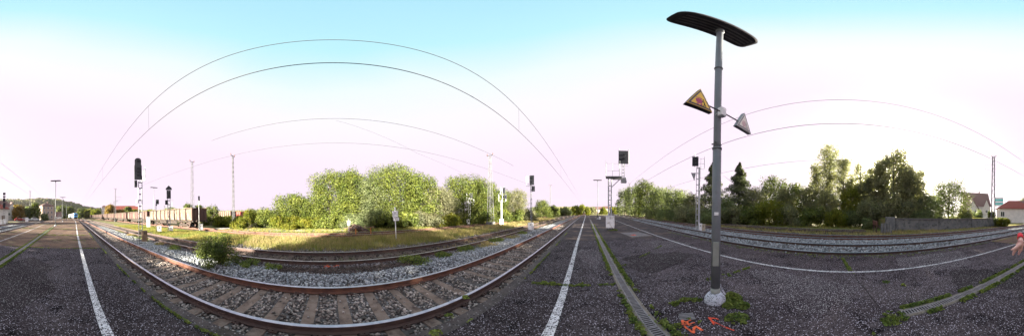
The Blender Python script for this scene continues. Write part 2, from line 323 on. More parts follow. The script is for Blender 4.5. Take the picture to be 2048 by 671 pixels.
# ------------------------------------------------------------ ground
g = 1550
xs = np.unique(np.concatenate([np.linspace(-g, g, 25), np.linspace(-90, 90, 91)])); X_, Y_ = np.meshgrid(xs, xs)
Z_ = -.42 + .05*snz(X_*.5, Y_*.5) * (np.abs(X_) > 16)
n = len(xs); ii = np.arange(n*n).reshape(n, n); F = np.stack([ii[:-1, :-1], ii[:-1, 1:], ii[1:, 1:], ii[1:, :-1]], -1).reshape(-1, 4)
tag(obj('ground', npmesh('ground', np.stack([X_, Y_, Z_], -1).reshape(-1, 3), F, M['grass_ground'])), kind='structure')
strip('trackside_soil', lambda y: -9.2+bendL(y)+.3*snz(y*.3, y*.1), lambda y: -1.5+bendL(y), -.335, M['soil'])
strip('trackside_soil', lambda y: 6.3+rr(y), lambda y: 15.2+rr(y)+.5*snz(y*.3, y*.1), -.335, M['soil'])
strip('trackside_soil', lambda y: -16.6+bendL(y)-2.2*(1/(1+np.exp((y+11)/2.5))), lambda y: -12.7+bendL(y)-2.2*(1/(1+np.exp((y+11)/2.5)))+.3*snz(y*.4, y), -.335, M['soil'])
strip('gravel_path', lambda y: -20.6+.2*snz(y, y*.6), lambda y: -18.3+.3*snz(y*1.2, y), -.33, M['gravel_pale'], ys=np.arange(-16, 3, .5))
strip('ballast_bed', lambda y: -5.4+bendL(y), lambda y: -1.55+bendL(y), -.325, M['ballast_base'])
strip('ballast_bed', lambda y: 6.31+rr(y), lambda y: 11.1+rr(y), -.30, M['ballast_base'], zb=-.26)
# platform: body, patches, edge
PE = lambda y: -1.36 - np.clip(y, 0, 30)*.012 + bendL(y)
PR = lambda y: 6.25 + rr(y)
PY = np.arange(-110, 67, 1.0)
def platform():
    A = PE(PY); B = PR(PY); n = len(PY); z = np.zeros(n)
    V = np.concatenate([np.stack([A, PY, z-.4], 1), np.stack([A, PY, z], 1), np.stack([B, PY, z], 1), np.stack([B, PY, z-.4], 1)])
    i = np.arange(n-1); F = np.concatenate([np.stack([i+k*n, i+(k+1)*n, i+(k+1)*n+1, i+k*n+1], 1) for k in range(3)])
    F = np.concatenate([F, [[0, n, 2*n, 3*n], [n-1, 4*n-1, 3*n-1, 2*n-1]]])
    tag(obj('platform', npmesh('platform', V, F, M['asphalt'])), kind='structure')
platform()
strip('platform_surface_far', PE, PR, .004, M['asphalt_brown'], ys=np.concatenate([np.arange(-110, -8.3, 1.), [-8.25]]))
strip('platform_surface_far', PE, PR, .004, M['asphalt_smooth'], ys=np.concatenate([[9.1], np.arange(10, 67, 1.)]))
strip('platform_edge', lambda y: PE(y)-.27, lambda y: PE(y)-.003, -.06, M['edge'], ys=PY)
strip('platform_edge', lambda y: PE(y)-.42, lambda y: PE(y)-.268, -.30, M['edge'], ys=PY, zb=-.062)
strip('platform_edge', lambda y: PR(y)+.003, lambda y: PR(y)+.22, -.05, M['edge'], ys=PY)
strip('platform_edge', lambda y: PR(y)+.218, lambda y: PR(y)+.4, -.052, M['edge'], ys=PY, zb=-.30)
fine = np.arange(-105, 64, .5)
strip('painted_line', lambda y: -.40-.10*np.clip(y, -1, 8)/8+.012*np.clip(-y, 0, 14)+bendL(y)-.065, lambda y: -.40-.10*np.clip(y, -1, 8)/8+.012*np.clip(-y, 0, 14)+bendL(y)+.065, .0085, M['white_paint'], ys=fine)
WR = lambda y: 4.42+rr(y)*np.where(y < 0, .9, .4)
strip('painted_line', lambda y: WR(y)-.05, lambda y: WR(y)+.05, .0085, M['white_thin'], ys=fine)
# ------------------------------------------------------------ tracks
PROF = [(-.07, 0), (.07, 0), (.07, .012), (.012, .032), (.010, .118), (.036, .126), (.036, .152), (.028, .16), (-.028, .16), (-.036, .152), (-.036, .126), (-.010, .118), (-.012, .032), (-.07, .012)]
def rail_mesh(x0, bend, top, ys, side, head):
    n = len(ys); k = len(PROF); V = np.zeros((n, k, 3))
    xx = x0 + bend(ys)
    for j, (u, v) in enumerate(PROF): V[:, j, 0] = xx+u; V[:, j, 1] = ys; V[:, j, 2] = top-.16+v
    F = []; mi = []
    for i in range(n-1):
        for j in range(k): F.append((i*k+j, (i+1)*k+j, (i+1)*k+(j+1) % k, i*k+(j+1) % k)); mi.append(1 if j in (6, 7, 8) else 0)
    F.append(tuple(range(k))); F.append(tuple(reversed(range((n-1)*k, n*k)))); mi += [0, 0]
    me = bpy.data.meshes.new('rail'); me.from_pydata(V.reshape(-1, 3).tolist(), [], F); me.materials.append(side); me.materials.append(head)
    me.polygons.foreach_set('material_index', mi); me.update(); return me
def sleeper_mesh(m, wd=.26, ln=2.6, h=.2, concrete=True):
    b = MB()
    if concrete:
        pts = [(-wd/2, 0), (wd/2, 0), (wd/2-.03, h), (-wd/2+.03, h)]
        xs_ = [-ln/2, -ln/2+.05, -.45, .45, ln/2-.05, ln/2]; dz = [-.03, 0, -.035, -.035, 0, -.03]
        V = []; F = []
        for x, d in zip(xs_, dz):
            for (u, v) in pts: V.append((x, u, v + (d if v > 0 else 0)))
        for i in range(5):
            for j in range(4): F.append((i*4+j, i*4+(j+1) % 4, (i+1)*4+(j+1) % 4, (i+1)*4+j))
        F += [(0, 1, 2, 3), (23, 22, 21, 20)]; b.add(V, F)
    else: b.box((0, 0, h/2), (ln, wd, h), bev=.012)
    import bmesh
    me = b.mesh('sleeper', m); bm = bmesh.new(); bm.from_mesh(me); bmesh.ops.recalc_face_normals(bm, faces=bm.faces); bm.to_mesh(me); bm.free(); return me
SLM = sleeper_mesh(M['sleeper']); SLW = sleeper_mesh(M['wood_sleeper'], .25, 2.5, .16, False)
def track(label, xa, xb, bend, top, topb, ys, side, head, sl=None, near=(0, 0), far=(0, 0), clips=None):
    t = thing('railway_track', label, 'railway track')
    obj('rail', rail_mesh(xa, bend, top, ys, side[0], head), t); obj('rail', rail_mesh(xb, bend, topb, ys, side[1], head), t)
    xc = (xa+xb)/2
    if sl:
        for y in np.arange(near[0], near[1], .6):
            o = obj('sleeper', sl, t, (xc+float(bend(y))+random.uniform(-.02, .02), y, (top+topb)/2-.16-(.2 if sl is SLM else .16)-random.uniform(0, .012)))
            o.rotation_euler = (0, -math.atan((topb-top)/(xb-xa)) if topb != top else 0, random.uniform(-.012, .012) - (math.atan(float(bend(y+.5)-bend(y-.5)))))
        b = MB()
        for y in list(np.arange(far[0], near[0]-.3, .6)) + list(np.arange(near[1]+.3, far[1], .6)): b.box((xc+float(bend(y)), y, top-.26), (2.6, .26, .2))
        if b.v: tag(b.build('sleepers', M['sleeper'], t, fix=False), kind='stuff')
    if clips:
        b = MB()
        for y in np.arange(clips[0], clips[1], .6):
            for x in (xa, xb):
                for s in (-1, 1):
                    b.box((x+float(bend(y))+s*.095, y, top-.15), (.07, .12, .03)); b.tube([(x+float(bend(y))+s*.1, y, top-.15), (x+float(bend(y))+s*.1, y, top-.105)], .016, 6)
        tag(b.build('fastenings', M['rust_dark'], t, fix=False), kind='stuff')
    return t
straight = lambda y: np.asarray(y, float)*0
track('main track beside the left platform edge with polished rails on concrete sleepers', -2.16, -3.66, bendL, -.12, -.12, YS, (M['rust_dark'], M['rust']), M['rail_top'], SLM, (-46.0, 46), (-110, 110), (-14, 14))
track('rusty weed-grown second track behind the pale ballast, nearest the tall dry grass', -5.96, -7.42, bendL, -.13, -.13, YS, (M['rust_dark'], M['rust_dark']), M['rail_dull'], SLW, (-18, 18.2))
wb = lambda y: bendL(y)*1.0-2.2*(1/(1+np.exp((np.asarray(y, float)+11)/2.5)))
track('disused overgrown siding below the big trees carrying the open wagons', -13.7, -15.17, wb, -.16, -.16, YS, (M['rust'], M['rust']), M['rail_dull'])
track('track along the right platform edge in blue-grey ballast', 7.36, 8.84, rr, -.12, -.02, YS, (M['rust_dark'], M['rust_dark']), M['rail_top'], SLM, (-18, 18.2), (-80, 80), (-12, 12))
track('rusty track beyond the blue-grey ballast, second from the right platform edge', 11.5, 12.98, rr, -.08, -.08, YS, (M['rust'], M['rust']), M['rail_top'])
track('short overgrown siding ending at the rusty buffer stop beside the loading ramp', 17.3, 18.78, lambda y: rr(y)*.6, -.14, -.14, np.arange(-2.5, 70, 2.), (M['rust_dark'], M['rust_dark']), M['rail_dull'])
# ------------------------------------------------------------ loose ballast
def area(x0, x1, y0, y1, dens, z, bend=straight, jz=.02, keep=None):
    n = int(abs(x1-x0)*abs(y1-y0)*dens); x = rng.uniform(x0, x1, n); y = rng.uniform(y0, y1, n)
    if keep is not None: k = keep(x, y); x, y = x[k], y[k]
    n = len(x); zz = (z(x, y) if callable(z) else z) + rng.uniform(-jz, jz, n)
    return np.stack([x+bend(y), y, zz], 1)
def notsl(x, y, xc=-2.91, half=1.32):   # keep stones off the sleepers
    ph = np.mod(y+46.0+.3, .6)-.3
    return (np.abs(ph) > .14) | (np.abs(x-xc) > half) | (rng.random(len(x)) < .05)
def offrail(x, y): return (np.abs(x+2.16) > .06) & (np.abs(x+3.66) > .06) & notsl(x, y)
A = np.concatenate([area(-4.25, -1.62, -9, 9, 420, -.305, bendL, .018, offrail), area(-4.25, -1.7, -24, -9, 150, -.30, bendL, .02, offrail), area(-4.25, -1.7, 9, 24, 150, -.30, bendL, .02, offrail)])
stones('ballast', A, .034, M['stone_brown'], 'brown-grey ballast stones between and beside the rails of the left main track')
hump = lambda x, y: -.27+.05*np.exp(-((x+4.55)/.35)**2)
A = np.concatenate([area(-5.35, -3.8, -10, 10, 430, hump, bendL, .02, lambda x, y: ~((x < -4.9+.15*snz(y*1.5, x*3)) & (y > -1.8) & (y < 3.2))), area(-5.35, -3.8, -30, -10, 140, hump, bendL, .03), area(-5.35, -3.8, 10, 34, 140, hump, bendL, .03)])
stones('ballast', A, .04, M['stone_blue'], 'pale blue-grey ballast shoulder behind the far rail of the left main track')
stones('cinder', area(-5.7, -4.85, -2, 3.4, 380, -.30, bendL, .015), .03, M['stone_dark'], 'dark brown cinder patch between the first two left tracks')
A = np.concatenate([area(-8.3, -5.3, -14, 16, 110, -.30, bendL, .02, lambda x, y: (np.abs(x+5.96) > .07) & (np.abs(x+7.42) > .07) & ((np.mod(y+18+.3, .6) > .42) | (rng.random(len(x)) < .55)))])
stones('ballast', A, .038, M['stone_dark'], 'dark brown old ballast in the rusty second left track')
stones('ballast', np.concatenate([area(-5.9, -5.3, -14, 16, 300, -.29, bendL, .02, lambda x, y: (y < -2.2) | (y > 3.4) | (x < -5.62)), area(-9.2, -7.6, -12, 16, 40, -.30, bendL, .02)]), .034, M['stone_mix'], 'light grey gravel strip in front of the rusty second left track')
rk = lambda x, y: (np.abs(x-7.36) > .07) & (np.abs(x-8.84) > .07) & ((np.abs(np.mod(y+18+.3, .6)-.3) > .13) | (x > 7.25) | (x < 6.72))
rz_ = lambda x, y: -.285+.11*np.clip((x-7.4)/1.2, 0, 1)
A = np.concatenate([area(6.42, 11.15, -13, 13, 190, rz_, rr, .03, rk), area(6.5, 11.1, -32, -13, 75, rz_, rr, .03, rk), area(6.5, 11.1, 13, 36, 75, rz_, rr, .03, rk)])
stones('ballast', A, .05, M['stone_blue'], 'blue-grey ballast of the track along the right platform edge')
stones('ballast', np.concatenate([area(11.2, 14.2, -30, 30, 60, -.24, rr, .03, lambda x, y: (np.abs(x-11.5) > .08) & (np.abs(x-12.98) > .08)), area(14.5, 19.5, -2, 30, 10, -.33, rr, .03)]), .06, M['stone_dark'], 'dark brown ballast of the rusty right-hand track and its siding')
# ------------------------------------------------------------ drains
def drain(label, xf, y0, y1, step, npan):
    t = thing('drainage_channel', label, 'drain')
    ys = np.linspace(y0, y1, 60 if abs(y1-y0) > 30 else 30)
    for s in (-1, 1):
        b = MB(); V = []; 
        for y in ys:
            x = xf(y); V += [(x+s*.07, y, -.1), (x+s*.07, y, .016), (x+s*.115, y, .016), (x+s*.125, y, .0)]
        F = [(i*4+j, i*4+j+1, (i+1)*4+j+1, (i+1)*4+j) for i in range(len(ys)-1) for j in range(3)]
        b.add(V, F); b.build('channel_edge', M['channel'], t, fix=False)
    b = MB(); V = []
    for y in ys: V += [(xf(y)-.071, y, .0062), (xf(y)+.071, y, .0062)]
    b.add(V, [(i*2, i*2+1, i*2+3, i*2+2) for i in range(len(ys)-1)]); b.build('channel_bed', M['void'], t, fix=False)
    # one grating panel, shared
    b = MB(); Lp = step*.97
    for s in (-1, 1): b.box((s*.062, 0, .014), (.014, Lp, .012))
    k = int(Lp/.047)
    for i in range(k+1): b.box((0, -Lp/2+.008+i*(Lp-.016)/k, .0145), (.112, .020, .011))
    me = b.mesh('grating', M['grate'])
    sg = 1 if y1 > y0 else -1
    for i in range(npan):
        y = y0+sg*(i+.5)*step; o = obj('grating', me, t, (xf(y), y, 0)); o.rotation_euler = (0, 0, -math.atan(xf(y+.5)-xf(y-.5)))
    return t
D1 = lambda y: .76-.004*y
D2 = lambda y: 2.17-.05*y if y > -32 else 3.77-.03*(y+32)
drain('drainage channel with slotted grating running up the middle of the platform towards the cage signal', D1, .75, 58, .5, 60)
drain('drainage channel with slotted grating starting behind the near lamp post, towards the train', D2, -.86, -70, .5, 60)
# gully cover, concrete covers
t = thing('gully_cover', 'dark concrete gully cover with parallel slots at the foot of the near lamp post', 'gully cover', (1.42, 1.72, 0), R(-25))
b = MB()
for i in range(6): b.box((-.16, -.10+i*.04, .006), (.2, .014, .004))
b.build('slot', M['black_pure'], t)
for i in range(5): MB().box((-.16, -.08+i*.04, .008), (.21, .02, .010), bev=.003).build('bar', M['grate'], t)
t = thing('manhole_slab', 'pale concrete cover slab in the platform in front of the cage signal', 'manhole cover', (3.4, 10.9, .004))
MB().box((0, .2, .006), (1.5, 2.2, .012), R(8)).build('slab', M['slab'], t)
MB().box((-.25, -.2, .016), (.3, .35, .004), R(20)).build('paint_mark', M['red_paint'], t)
def jag(name, pts, wd, m, z=.0052, step=.25, amp=.03):
    V = []; F = []
    for (x0, y0), (x1, y1) in zip(pts, pts[1:]):
        Ln = math.hypot(x1-x0, y1-y0); n = max(2, int(Ln/step)); nx, ny = -(y1-y0)/Ln, (x1-x0)/Ln; o = len(V)
        for i in range(n+1):
            f = i/n; k = amp*math.sin(i*1.7+x0*3)*math.sin(i*.63+y0) if 0 < i < n else 0; w_ = wd*random.uniform(.4, 1.3)/2
            X, Y = x0+(x1-x0)*f+nx*k, y0+(y1-y0)*f+ny*k; V += [(X+nx*w_, Y+ny*w_, z), (X-nx*w_, Y-ny*w_, z)]
        F += [(o+2*i, o+2*i+1, o+2*i+3, o+2*i+2) for i in range(n)]
    b = MB(); b.add(V, F); tag(b.build(name, M[m], fix=False), kind='structure')
jag('pavement_joint', [(-1.35, 3.34), (.6, 3.4)], .02, 'void'); jag('pavement_joint', [(.9, 3.4), (6.2, 2.3)], .018, 'void'); jag('pavement_joint', [(5.9, .05), (3.2, -.5), (2.4, -.6)], .018, 'void')
jag('pavement_joint', [(-1.35, -8.26), (6.3, -8.26)], .03, 'void', .0095, amp=.01); jag('pavement_joint', [(-1.5, 9.08), (6.3, 9.08)], .04, 'void', .0095, amp=.02)
jag('crack', [(-1.3, -3.1), (-.6, -3.3), (.4, -2.9), (1.3, -3.4), (2.1, -3.2)], .014, 'void', amp=.06, step=.12); jag('crack', [(3.4, 1.2), (3.2, 3.2), (3.9, 5.6), (3.7, 8.9)], .014, 'void', amp=.06, step=.15); jag('crack', [(-1.2, 5.9), (.4, 6.1)], .014, 'void', amp=.05, step=.12)
jag('crack', [(2.5, -1.1), (3.5, -1.7), (5.2, -1.6), (6.1, -2.1)], .012, 'void', amp=.05, step=.12); jag('crack', [(.9, -1.2), (1.2, -3.1), (.8, -5.5), (1.1, -8.2)], .014, 'void', amp=.07, step=.15)
def patch(cx, cy, rx, ry, m, rz=0):
    b = MB(); n = 30; V = [(cx, cy, .0045)]
    for k in range(n):
        a = 6.2832*k/n; q = 1+.16*math.sin(3*a+cx)+.1*math.sin(7*a+cy); u, v = rx*q*math.cos(a), ry*q*math.sin(a); V.append((cx+u*math.cos(rz)-v*math.sin(rz), cy+u*math.sin(rz)+v*math.cos(rz), .0045))
    b.add(V, [(0, 1+k, 1+(k+1) % n) for k in range(n)]); tag(b.build('asphalt_patch', M[m], fix=False), kind='structure')
patch(2.3, 4.9, 1.3, .9, 'asphalt_worn', .3); patch(1.6, -4.2, 1.1, 1.7, 'asphalt_worn', .2); patch(4.9, -3.3, 1.0, 1.5, 'asphalt_pale', .1); patch(.1, 5.9, .45, 1.1, 'asphalt_pale', .1); patch(3.3, .9, .7, 1.3, 'asphalt_pale', -.4); patch(3.9, 7.2, .9, 1.1, 'asphalt_pale', .6); patch(2.9, -3.0, .6, .8, 'asphalt_worn', .6)
# sprayed marks
def stroke(pts, wd, z=.0125):
    b = MB(); pts = [Vector((x, y, z)) for x, y in pts]
    for k, (a, c) in enumerate(zip(pts, pts[1:])):
        d = (c-a).normalized(); nn = Vector((-d.y, d.x, 0))*wd/2; u = Vector((0, 0, .0004*k))
        n = 5; V = []
        for i in range(n+1):
            p = a-d*wd*.3+(c-a+d*wd*.6)*i/n; s = random.uniform(.75, 1.15); V += [p+nn*s+u, p-nn*s+u]
        b.add(V, [(2*i, 2*i+2, 2*i+3, 2*i+1) for i in range(n)])
    return b
def grd(X, Y, eye=1.65):
    ph = (X-1174)/PX; dep = (Y-427+5.2*math.cos(ph))/PX; d = eye/math.tan(dep); return d*math.sin(ph), d*math.cos(ph)
t = thing('arrow_marking', 'red sprayed arrow on the asphalt pointing at the lamp post foundation', 'painted marking')
stroke([grd(*p) for p in ((1421, 636), (1430, 644), (1440, 648), (1452, 654), (1471, 661))], .022).build('shaft', M['red_paint'], t, fix=False)
stroke([grd(*p) for p in ((1420, 636), (1430, 637), (1439, 639))], .03, .015).build('barb', M['red_paint'], t, fix=False)
stroke([grd(*p) for p in ((1421, 637), (1427, 643), (1431, 649))], .028, .017).build('barb', M['red_paint'], t, fix=False)
t = thing('spray_marking', 'orange sprayed zigzag sign beside the arrow, over the gully cover', 'painted marking')
stroke([grd(*p) for p in ((1367, 641), (1368, 649), (1375, 656), (1384, 662), (1390, 666), (1391, 656), (1395, 653), (1407, 661))], .032).build('zigzag', M['orange_paint'], t, fix=False)
stroke([grd(*p) for p in ((1367, 642), (1375, 645), (1383, 641))], .03, .017).build('stroke', M['orange_paint'], t, fix=False)
stroke([grd(*p) for p in ((1371, 649), (1381, 649), (1391, 646))], .026, .019).build('stroke', M['orange_paint'], t, fix=False)
stroke([grd(*p) for p in ((1377, 645), (1380, 651), (1385, 652))], .026, .021).build('stroke', M['orange_paint'], t, fix=False)
stones('painted_stones', np.concatenate([area(-5.95, -5.6, -.3, .25, 160, -.275, keep=lambda x, y: np.abs(x+5.78+.15*y) < .08)]), .036, M['orange_paint'], 'ballast stones sprayed orange beside the rusty second left track')
# ------------------------------------------------------------ weeds on the platform
PT = []
def clump(x, y, r, n, h=.05, z=.01):
    a = rng.uniform(0, 6.283, n); q = r*np.sqrt(rng.random(n)); PT.append(np.stack([x+q*np.cos(a), y+q*np.sin(a), z+h*rng.random(n)*(1.15-q/r)], 1))
def wline(pts, wd, dens, h=.035, z=.006, gap=.25):
    for (x0, y0), (x1, y1) in zip(pts, pts[1:]):
        Ln = math.hypot(x1-x0, y1-y0); n = int(Ln*dens); t_ = rng.random(n)
        k = snz(t_*Ln*3.1, t_*Ln*1.3, x0*3+y0) > gap*2-1; t_ = t_[k]; n = len(t_)
        nx, ny = -(y1-y0)/Ln, (x1-x0)/Ln; o = rng.normal(size=n)*wd*.5
        PT.append(np.stack([x0+(x1-x0)*t_+nx*o, y0+(y1-y0)*t_+ny*o, z+h*rng.random(n)*np.exp(-(o/wd)**2)], 1))
for i in np.arange(1.0, 20, .5):
    wline([(D1(i)-.15, i), (D1(i+.5)-.15, i+.5)], .06, 620 if i < 9 else 220, .055, gap=.28)
    wline([(D1(i)+.16, i), (D1(i+.5)+.16, i+.5)], .07, 700 if i < 9 else 220, .06, gap=.25)
for i in np.arange(.9, 24, .5):
    wline([(D2(-i)-.15, -i), (D2(-i-.5)-.15, -i-.5)], .06, 800 if i < 7 else 300, .06, gap=.2)
    wline([(D2(-i)+.16, -i), (D2(-i-.5)+.16, -i-.5)], .06, 900 if i < 7 else 300, .06, gap=.15)
clump(2.13, -.72, .2, 450); clump(2.06, -.62, .12, 160)
wline([(2.1, -.6), (1.75, -.35)], .05, 250, gap=.5)
PLW = []
for yy in np.arange(-16, 14, .5): wline([(float(PE(yy)), yy), (float(PE(yy+.5)), yy+.5)], .025, 260 if abs(yy) < 5 else 150, .03, gap=.5)
wline([(-1.32, -8.22), (2.5, -8.22)], .05, 260, .03, gap=.25); wline([(2.6, -8.22), (6.3, -8.22)], .05, 120, gap=.5)
wline([(-1.3, -14), (3.3, -14)], .12, 420, .07, gap=.3); wline([(-1.3, -11), (1.6, -11.2)], .1, 160, .05, gap=.45); wline([(-1.3, -21), (7, -21)], .16, 260, .08, gap=.2); wline([(-.8, -31), (7, -31)], .2, 160, .09, gap=.2)
wline([(-1.32, 3.3), (.6, 3.38)], .05, 300, .03, gap=.3); wline([(2.5, 2.72), (3.95, 2.52)], .045, 360, .035, gap=.2); wline([(1.05, 4.6), (3.4, 6.9)], .05, 150, gap=.5)
wline([(5.9, 0), (4.25, -.28)], .06, 420, .03, gap=.15); wline([(5.95, -5), (5.95, 5)], .05, 90, gap=.4); wline([(6.2, -18), (6.2, 12)], .05, 70, gap=.3)
wline([(.95, 2.28), (1.8, 2.12)], .06, 900, .05, gap=.15); wline([(1.02, 2.2), (1.32, 1.55)], .04, 420, gap=.4); clump(1.55, 2.2, .13, 260)
clump(2.16, 1.74, .19, 1300, .17); clump(1.97, 1.62, .12, 500, .09); clump(2.08, 1.45, .12, 520, .09); clump(1.72, 1.28, .17, 420, .07); clump(1.05, 1.65, .06, 60)
clump(2.6, 2.68, .14, 80); clump(3.0, 2.6, .14, 90); clump(3.6, -1.0, .08, 60); clump(3.3, -1.3, .06, 50)
for X, Y in ((930, 594), (895, 632), (868, 665), (1088, 565), (1104, 566), (1160, 566), (1185, 567)): x, y = grd(X, Y); clump(x, y, .07, 110, .03)
P = np.concatenate(PT); P = P[snz(P[:, 0]*14, P[:, 1]*14, 2)+.5*snz(P[:, 0]*3.3, P[:, 1]*3.3, 4)+3*(np.hypot(P[:, 0]-2, P[:, 1]-1.6) < .5) > -.22]; V, F = leaves(P, .024, .7, asp=1.9)
tag(obj('weeds', npmesh('weeds', V, F, M['moss'])), 'low green weeds in the joints, along the drains and the edge of the platform', 'weeds', kind='stuff')
V, F = blades(np.concatenate([P[rng.integers(0, len(P), 5000)]])*np.array([1, 1, 0])+np.array([0, 0, .003]), .05, .006, .6)
tag(obj('grass_tufts', npmesh('grass_tufts', V, F, M['moss'])), 'thin grass blades among the platform weeds', 'grass', kind='stuff')
# ------------------------------------------------------------ grass fields
def grass(name, label, x0, x1, y0, y1, dens, h, wd, m, bend=straight, z=-.34, keep=None, lean=.4):
    n = int((x1-x0)*(y1-y0)*dens/7); x = rng.uniform(x0, x1, n); y = rng.uniform(y0, y1, n)
    k = snz(x*.9, y*.9, 3)+.5*snz(x*3, y*3, 1) > -.75; x, y = x[k], y[k]
    if keep is not None: k = keep(x, y); x, y = x[k], y[k]
    m_ = 7; x = np.repeat(x, m_)+rng.normal(size=len(x)*m_)*.07; y = np.repeat(y, m_)+rng.normal(size=len(y)*m_)*.07
    hh = h*rng.uniform(.35, 1.25, len(x))*(.75+.45*snz(x*.7, y*.8, 5))
    V, F = blades(np.stack([x+bend(y), y, np.full_like(x, z)], 1), hh, wd, lean)
    tag(obj(name, npmesh(name, V, F, m)), label, 'grass', kind='stuff')
grass('dry_grass', 'tall dry brownish grass between the second track and the old siding', -13.2, -8.6, -6, 12, 240, .42, .012, M['grass_dry'])
grass('grass', 'green grass mixed into the tall dry strip behind the second track', -13.2, -8.4, -6, 14, 200, .30, .013, M['grass'])
grass('grass', 'sunny yellow-green grass around the signal cabinets on the left field', -14.2, -8.2, -34, -6, 420, .2, .02, M['grass'])
grass('dry_grass', 'dry grass between the second track and the siding towards the far signals', -13.2, -8.2, 12, 45, 90, .32, .025, M['grass_dry'])
grass('grass', 'low grass beyond the old siding at the foot of the big trees', -21.5, -16, -14, 30, 110, .28, .022, M['grass'])
grass('dry_grass', 'grass tufts on the siding below the trees', -16, -12.8, -9, 30, 90, .24, .02, M['grass_dry'])
grass('grass', 'weeds between the rails of the second left track', -7.6, -5.2, 5, 40, 45, .16, .014, M['grass_dry'], bendL, -.31)
grass('grass', 'weed strip between the first two left tracks', -5.75, -5.05, -30, 30, 150, .22, .012, M['grass'], bendL, -.31, keep=lambda x, y: (snz(y*.8, y*.5, 2) > .15) & ((y > 2.5) | (y < -5)))
grass('grass', 'green grass strip beyond the right-hand tracks before the trees', 19.3, 25, -4, 45, 90, .26, .022, M['grass'])
grass('dry_grass', 'brownish weeds between the rusty right-hand track and the overgrown siding', 13.6, 19.5, -12, 40, 70, .26, .02, M['grass_dry'])
grass('grass', 'weeds along the foot of the loading ramp wall', 14.2, 18.5, -32, -2, 60, .2, .022, M['grass_dry'])
# ------------------------------------------------------------ trees
def lobes(kind, wd, ht, seed):
    r = np.random.default_rng(seed); C = []; 
    if kind == 'broad':
        n = 26
        for i in range(n):
            u = (i+.5)/n; z = ht*(.06+.80*u); rad = wd*.52*(1-.5*max(0, (z/ht-.45)/.55)**1.5)
            a = i*2.4+r.uniform(-.5, .5); q = rad*r.uniform(.45, .8); s = wd*r.uniform(.13, .24)
            C.append((q*math.cos(a), q*math.sin(a), z, s, min(s, ht*.2)*r.uniform(.75, 1.1)))
        C.append((0, 0, ht*.5, wd*.36, ht*.36)); C.append((r.uniform(-.1, .1)*wd, 0, ht*.86, wd*.18, ht*.13))
    elif kind == 'bush':
        for i in range(16):
            a = r.uniform(0, 6.283); q = wd*.42*math.sqrt(r.random()); z = ht*r.uniform(.15, .74)*(1-.5*q/wd)
            C.append((q*math.cos(a), q*math.sin(a), z, wd*r.uniform(.13, .24), ht*r.uniform(.18, .28)))
    elif kind == 'column':
        for i in range(13):
            z = ht*(.1+.85*i/13); a = r.uniform(0, 6.283); q = wd*.18; s = wd*.34*(1-.6*(z/ht)**2)
            C.append((q*math.cos(a), q*math.sin(a), z, s, ht*.07))
    return C
def crown_pts(kind, wd, ht, n, seed):
    r = np.random.default_rng(seed+100)
    if kind == 'spruce':
        k = int(n*1.5); lv = int(ht*2.4); li = r.integers(0, lv, k); z0 = ht*(.04+.96*li/lv)
        rad = wd*.6*(1-(z0/ht))**1.0+.06; nb = 9; bi = r.integers(0, nb, k); a = bi*6.283/nb+li*1.9+r.normal(0, .2, k); q = rad*r.random(k)**.55*(.75+.35*np.sin(bi*7.1+li*3.3))
        z = z0-q*.3+r.normal(0, 1, k)*ht*.012
        P = np.stack([q*np.cos(a), q*np.sin(a), np.maximum(z, .1)], 1); return P, None
    if kind == 'pine':
        nb = int(5*ht); P = []
        for i in range(nb):
            z0 = ht*(.10+.88*i/nb); a = r.uniform(0, 6.283); ln = wd*.5*(1-.6*(z0/ht)**1.6)*r.uniform(.3, 1.15)
            k = int(n/nb); t_ = r.random(k)**.7; s = wd*.085*r.uniform(.6, 1.6)
            d = r.normal(size=(k, 3))*s*np.array([1, 1, .8])*(1.2-.5*t_[:, None])
            P.append(d+np.stack([ln*t_*math.cos(a), ln*t_*math.sin(a), z0+ln*.35*t_], 1))
        P = np.concatenate(P); return P[P[:, 2] > .1], None
    C = lobes(kind, wd, ht, seed); wgt = np.array([c[3]**2 for c in C]); ci = r.choice(len(C), n, p=wgt/wgt.sum()); C = np.array(C)[ci]
    d = r.normal(size=(n, 3)); d /= np.linalg.norm(d, axis=1)[:, None]; q = .72+.38*r.random(n)-(r.random(n) < .38)*r.random(n)*.7
    q *= 1+.16*np.sin(d[:, 0]*9+ci)*np.sin(d[:, 1]*9+ci*2)*1.2+.1*np.sin(d[:, 2]*14+ci)
    P = np.stack([C[:, 0]+d[:, 0]*C[:, 3]*q, C[:, 1]+d[:, 1]*C[:, 3]*q, C[:, 2]+d[:, 2]*C[:, 4]*q], 1); P[:, 2] = np.abs(P[:, 2]-.05)+.03
    keep = snz(P[:, 0]*9/wd*2, P[:, 1]*9/wd*2+P[:, 2]*1.3, seed) > -.5
    return P[keep], d[keep]
TREE = [0]
